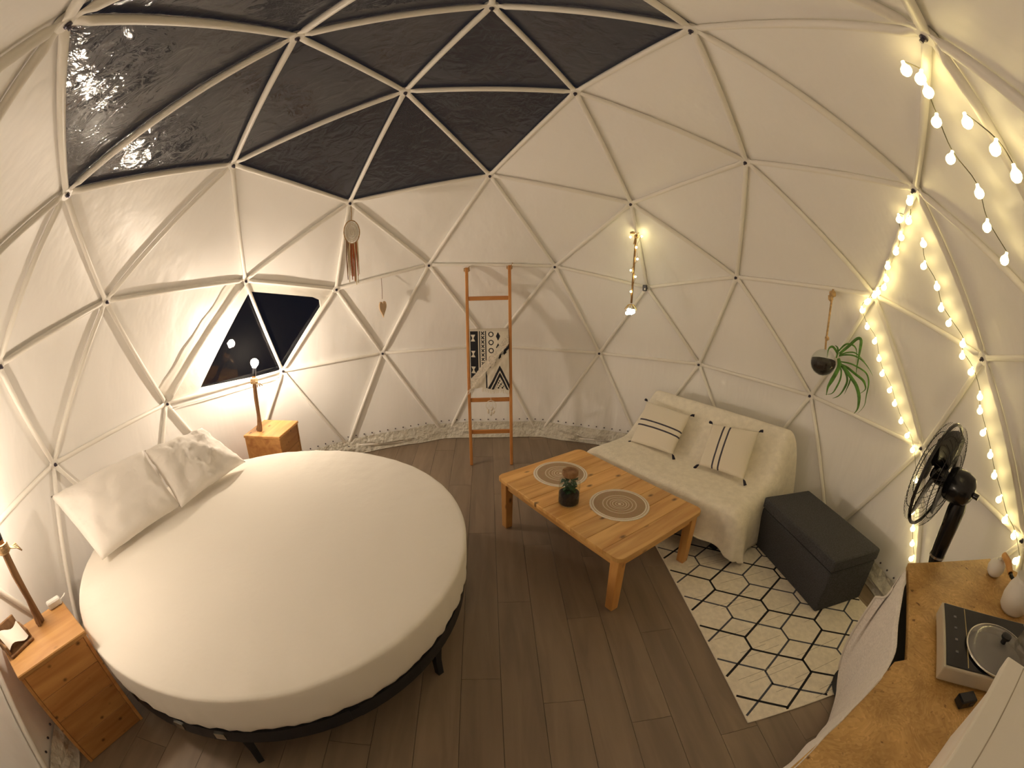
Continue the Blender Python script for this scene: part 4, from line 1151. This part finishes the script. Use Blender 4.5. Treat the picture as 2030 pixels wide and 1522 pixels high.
for nm, z0, z1 in (('front_grille', .045, .072), ('rear_grille', -.012, -.040)):
    bm = bmesh.new(); nrad = 48
    for k in range(nrad):
        a = 2 * PI * k / nrad; c, s = math.cos(a), math.sin(a)
        add_tube(bm, [(.035 * c, .035 * s, z1), (.12 * c, .12 * s, z1 * .96 + z0 * .04), (.19 * c, .19 * s, z0 + (z1 - z0) * .55), (GR * c, GR * s, z0)], .0010, 3, cap=False)
    for r, zf in ((.11, z1 * .98), (.165, z0 + (z1 - z0) * .75)): add_tube(bm, [(r * math.cos(2 * PI * k / 40), r * math.sin(2 * PI * k / 40), zf) for k in range(40)], .0020, 4, closed=True)
    o = fanpart(nm, bm, BLACK)
fanpart('rim', tube([(GR * math.cos(2 * PI * k / 48), GR * math.sin(2 * PI * k / 48), .016) for k in range(48)], .0075, 8, closed=True), GLOSSBLACK)
fanpart('front_badge', lathe([(0, .078), (.030, .076), (.040, .070), (.040, .064), (0, .062)], 24), GLOSSBLACK)
fanpart('spindle', lathe([(0, -.04), (.030, -.035), (.036, -.01), (.034, .03), (.02, .045), (0, .048)], 20), GLOSSBLACK)
for k in range(3):
    bm = bmesh.new(); a0 = k * 2 * PI / 3 - PI / 2 + .1; rows = []
    for i in range(7):
        r = .03 + .162 * i / 6; hw = .50 + .42 * math.sin(PI * min(1, .15 + .8 * i / 6)); row = []
        for j in range(6):
            q = -1 + 2 * j / 5; a = a0 + q * hw * (1.15 if i > 1 else 1); row.append(bm.verts.new((r * math.cos(a), r * math.sin(a), 0.012 - .024 * q)))
        rows.append(row)
    for i in range(6):
        for j in range(5): bm.faces.new((rows[i][j], rows[i + 1][j], rows[i + 1][j + 1], rows[i][j + 1]))
    o = fanpart('blade', bm, GLOSSBLACK); md = o.modifiers.new('thick', 'SOLIDIFY'); md.thickness = .002
mk('power_cable', tube(spline([(.03, .02, hc.z - .22), (.055, .02, .6), (.045, .03, .25), (.10, .05, .03), (.16, .06, .02)], 6), .004, 6), BLACK, fan, smooth=True)
mk('collar', tube([(0, 0, CZ + .006), (0, 0, CZ + .016)], .0365, 20), CHROME, fan, smooth=True, autosmooth=40)

# ================================================================= KITCHEN CORNER
KH = .88
A1, A2 = at_z(1800, 1116, KH), at_z(1962, 1107, KH)
A7, A6, A5 = at_z(1799, 1307, KH), at_z(1773, 1312, KH), at_z(1567, 1522, KH)
ed = (A5 - A6).normalized(); A4 = A5 + ed * .16
poly = [A1, A2, Vector((2.03, -1.40, 0)), Vector((1.62, -1.80, 0)), Vector((1.20, -2.08, 0)), Vector((A4.x - .02, -2.06, 0)), A4, A5, A6, A7]
kt = empty('kitchen_unit', ((A1 + A6) / 2 * Vector((1, 1, 0)) if False else Vector(((A1.x + A6.x) / 2, (A1.y + A6.y) / 2, 0))), 0, 'corner kitchen unit with bare chipboard worktop and grey cloth front', 'kitchen unit')
ko = kt.location
upper = [A1, A2, Vector((2.03, -1.40, 0)), Vector((1.62, -1.80, 0)), A7 + (Vector((1.62, -1.80, 0)) - A7) * .55, A7]
lower = [A6, A7 + (Vector((1.62, -1.80, 0)) - A7) * .0, A7 + (Vector((1.62, -1.80, 0)) - A7) * .55, Vector((1.62, -1.80, 0)), Vector((1.20, -2.08, 0)), Vector((A4.x - .02, -2.06, 0)), A4]
P2 = lambda L_: [((p.x - ko.x), (p.y - ko.y)) for p in L_]
wt = mk('worktop', prism(P2([A1, A2, Vector((2.03, -1.40, 0)), Vector((1.62, -1.80, 0)), A7]), KH - .022, KH), OSBM, kt)
mk('worktop_end', prism(P2([A6, A7 + Vector((.001, -.001, 0)), Vector((1.619, -1.801, 0)), Vector((1.20, -2.08, 0)), Vector((A4.x - .02, -2.06, 0)), A4]), KH - .022, KH + .0005), OSBM, kt)
for p in (A1 + Vector((.03, -.06, 0)), A2 + Vector((-.06, -.02, 0)), A7 + Vector((.10, -.06, 0)), A4 + Vector((.06, -.06, 0)), Vector((1.5, -1.78, 0)), Vector((1.15, -1.98, 0))):
    mk('leg', box((p.x - ko.x, p.y - ko.y, (KH - .022) / 2), (.045, .045, KH - .022), .003), PINE_Z, kt)
mk('shelf', prism(P2([A1 + Vector((.02, -.03, 0)), A2, Vector((1.98, -1.38, 0)), Vector((1.6, -1.76, 0)), A7 + Vector((.05, -.02, 0))]), .42, .438), BLACK, kt)
# added black sheet standing in for the shade under the open edge, and the cloth that hangs from it flaring out over stored things
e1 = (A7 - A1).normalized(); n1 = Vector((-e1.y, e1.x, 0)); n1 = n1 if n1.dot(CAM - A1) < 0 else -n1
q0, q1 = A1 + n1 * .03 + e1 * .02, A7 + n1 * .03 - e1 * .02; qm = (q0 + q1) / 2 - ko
mk('gap_shade_sheet', box((qm.x, qm.y, .43), ((q1 - q0).length, .012, .84), 0, rz=math.atan2(e1.y, e1.x)), BLACK, kt)
TOPE = [(1736, 1183, .72), (1760, 1179, .76), (1795, 1129, .872), (1782, 1215, .874), (1770, 1304, .879), (1719, 1374, .882), (1647, 1447, .882), (1573, 1522, .882), (1535, 1560, .882)]
BOTE = [(1657, 1380), (1654, 1390), (1646, 1415), (1640, 1432), (1624, 1456), (1606, 1480), (1588, 1502), (1550, 1535), (1510, 1570)]
TE = spline([at_z(*q) for q in TOPE], 7); BE = spline([at_z(u, v, .012) for u, v in BOTE], 7)
vs, fs = [], []; K_ = 16; M_ = len(TE) - 1
for i in range(M_ + 1):
    for j in range(K_ + 1):
        q = j / K_; p = TE[i].lerp(BE[i], q); bul = math.sin(PI * q) * .05 * (1 if i < 20 else .4)
        w = .010 * noise.noise(Vector((i * .3, q * 2.5, 1))) + .005 * math.sin(i * .9 + q * 2)
        d = Vector((-.75, .66, 0)); vs.append(p + d * (bul + w * math.sin(PI * min(1, q + .08))) - ko)
for i in range(M_):
    for j in range(K_): fs.append((i * (K_ + 1) + j, i * (K_ + 1) + j + 1, (i + 1) * (K_ + 1) + j + 1, (i + 1) * (K_ + 1) + j))
o = pyd('cloth_front', vs, fs, CLOTH_GREY, kt, None, True); md = o.modifiers.new('thick', 'SOLIDIFY'); md.thickness = .003
HEMM = mat('cloth_hem', (.74, .69, .63), .9)
mk('cloth_hem', tube([vs[j] for j in range(0, 12)], .006, 6), HEMM, kt, smooth=True)
mk('cloth_hem', tube([vs[i * (K_ + 1)] for i in range(0, 10)], .005, 6), HEMM, kt, smooth=True)
# hotplate
hz = KH + .045
B1, B2 = at_z(1869, 1190, hz + .022), at_z(1873, 1318, hz + .022)
hx = (B1 - B2); hl = hx.length; hx.normalize(); hy = Vector((hx.y, -hx.x, 0)); hy = hy if hy.x > 0 else -hy
hc_ = (B1 + B2) / 2 + hy * .175
ht = empty('hotplate', (hc_.x, hc_.y, KH + .0008), math.atan2(hy.y, hy.x), 'portable black glass hotplate with pale rim on the chipboard worktop', 'hotplate')
mk('body', box((0, 0, .036), (.35, hl, .052), .006, 2), mat('pale_metal', (.55, .50, .40), .4, .3), ht)
mk('glass_top', box((0, 0, .063), (.335, hl - .016, .004), .001), GLOSSBLACK, ht)
mk('control_line', box((-.090, 0, .0655), (.003, hl - .03, .001), 0), mat('brass_line', (.42, .33, .16), .4), ht)
for k in range(4): mk('touch_key', box((-.130, -.08 + .055 * k, .0655), (.010, .010, .001), 0), mat('key_print', (.12, .12, .13), .4) if k == 0 else bpy.data.materials['key_print'], ht)
for sx in (-1, 1):
    for sy in (-1, 1): mk('foot', lathe([(0, 0), (.014, 0), (.014, .012), (0, .012)], 12), BLACK, ht, (sx * .14, sy * (hl / 2 - .04), 0))
TOPZ = KH + .0008 + .066
p = at_z(1968, 1288, TOPZ + .01)
t = empty('glass_lid', (p.x + .025, p.y - .01, TOPZ), 0, 'round clear glass pan lid lying on the hotplate', 'lid')
mk('dome', lathe([(.118, .001), (.120, .005), (.112, .012), (.08, .026), (.04, .034), (0, .036), ], 40), film('lid_glass', .42, .0, .06), t, smooth=True)
mk('rim', tube([(.119 * math.cos(2 * PI * k / 48), .119 * math.sin(2 * PI * k / 48), .005) for k in range(48)], .004, 6, closed=True), CHROME, t, smooth=True)
mk('knob', lathe([(0, .036), (.010, .036), (.009, .048), (.018, .054), (.018, .062), (0, .066)], 16), GLOSSBLACK, t, smooth=True, autosmooth=40)
# stove-top coffee pot behind the lid
p = at_z(1996, 1272, KH + .09)
q = Vector((hc_.x, hc_.y, 0)) + hy * .075 + hx * -.010
t = empty('coffee_pot', (q.x + .085, q.y - .035, TOPZ + .0005), math.radians(200), 'eight sided aluminium stove top coffee pot standing on the hotplate', 'coffee pot')
ALU = mat('brushed_alu', (.62, .58, .52), .3, .9)
mk('boiler', lathe([(0, 0), (.046, 0), (.048, .004), (.040, .062), (.042, .068), (0, .068)], 8), ALU, t)
mk('collar', lathe([(0, .068), (.043, .068), (.043, .078), (0, .078)], 24), ALU, t)
mk('jug', lathe([(0, .078), (.036, .078), (.050, .150), (.050, .156), (0, .156)], 8), ALU, t)
mk('lid', lathe([(0, .156), (.051, .156), (.049, .164), (.02, .176), (0, .178)], 8), ALU, t)
mk('lid_knob', lathe([(0, .178), (.008, .178), (.012, .192), (.010, .204), (0, .206)], 12), GLOSSBLACK, t, smooth=True)
mk('handle', tube(spline([(-.045, 0, .150), (-.085, 0, .152), (-.092, 0, .125), (-.080, 0, .085)], 5), [.008] * 15 + [.007], 8), GLOSSBLACK, t, smooth=True)
mk('spout', tube([(.040, 0, .130), (.062, 0, .156)], [.014, .010], 8), ALU, t)
# white kettle with wooden handle at the frame edge, ball salt pot, black box
p = at_z(2022, 1176, KH + .07)
t = empty('enamel_jug', (p.x, p.y, KH + .0008), 0, 'white enamel jug with a wooden handle at the back of the worktop', 'jug')
mk('body', lathe([(0, 0), (.050, 0), (.060, .012), (.066, .05), (.060, .09), (.046, .118), (.050, .135), (.047, .135), (.043, .118), (0, .10)], 32), WHITE, t, smooth=True)
J0, J1 = at_z(2003, 1136, KH + .075) - t.location, at_z(1991, 1100, KH + .085) - t.location
mk('handle_grip', tube([J0, J0.lerp(J1, .5) + Vector((0, 0, .008)), J1], [.012, .015, .013], 10), PINE, t, smooth=True, autosmooth=50)
jd = J0.copy(); jd.z = 0; jd = jd.normalized() * .06
mk('handle_bracket', tube([J0 + (J0 - J1).normalized() * -.004, J0 + (J0 - J1).normalized() * .02, Vector((jd.x, jd.y, .075))], [.009, .008, .006], 8), GLOSSBLACK, t, smooth=True)
p = at_z(1976, 1113, KH + .04)
t = empty('salt_pot', (p.x - .03, p.y - .02, KH + .0008), 0, 'white ball shaped pot on the far corner of the chipboard worktop', 'pot')
mk('body', lathe([(0, 0), (.022, 0), (.034, .012), (.040, .032), (.036, .052), (.022, .066), (0, .071)], 28), WHITE, t, smooth=True)
mk('stopper', lathe([(0, .070), (.010, .069), (.010, .076), (0, .078)], 12), WHITE, t, smooth=True)
p = at_z(1916, 1386, KH + .02)
t = empty('lighter_box', (p.x, p.y, KH + .0012), math.radians(-20), 'small black box lying on the worktop beside the white chest', 'box')
mk('case', box((0, 0, .016), (.062, .040, .030), .004), GLOSSBLACK, t); mk('slider', box((.012, -.0205, .018), (.018, .002, .010), .001), BLACK, t)
# white canvas chest nearest the lens
CH = 1.16
C1, C2 = at_z(1999, 1299, CH), at_z(1868, 1522, CH)
cx = (C2 - C1).normalized(); cy = Vector((-cx.y, cx.x, 0)); cy = cy if cy.y < 0 else -cy
Lc, Dc = .62, .30; cc = C1 + cx * (Lc / 2) + cy * (Dc / 2)
t = empty('canvas_chest', (cc.x, cc.y, KH + .0012), math.atan2(cx.y, cx.x), 'white canvas covered chest standing on the near end of the worktop', 'chest')
hC = CH - KH - .0012
mk('body', box((0, 0, (hC - .03) / 2), (Lc - .02, Dc - .02, hC - .03), .006, 2), CANVAS, t)
mk('lid', box((0, 0, hC - .022), (Lc, Dc, .044), .006, 2), FRAME_CANVAS, t)
yy = -1 if (Matrix.Rotation(math.atan2(cx.y, cx.x), 3, 'Z') @ Vector((0, 1, 0))).dot(cy) > 0 else 1
mk('seam', box((0, yy * (Dc / 2 - .055), hC + .0004), (Lc - .02, .003, .0012), 0), mat('seam_thread', (.45, .40, .33), .9), t)
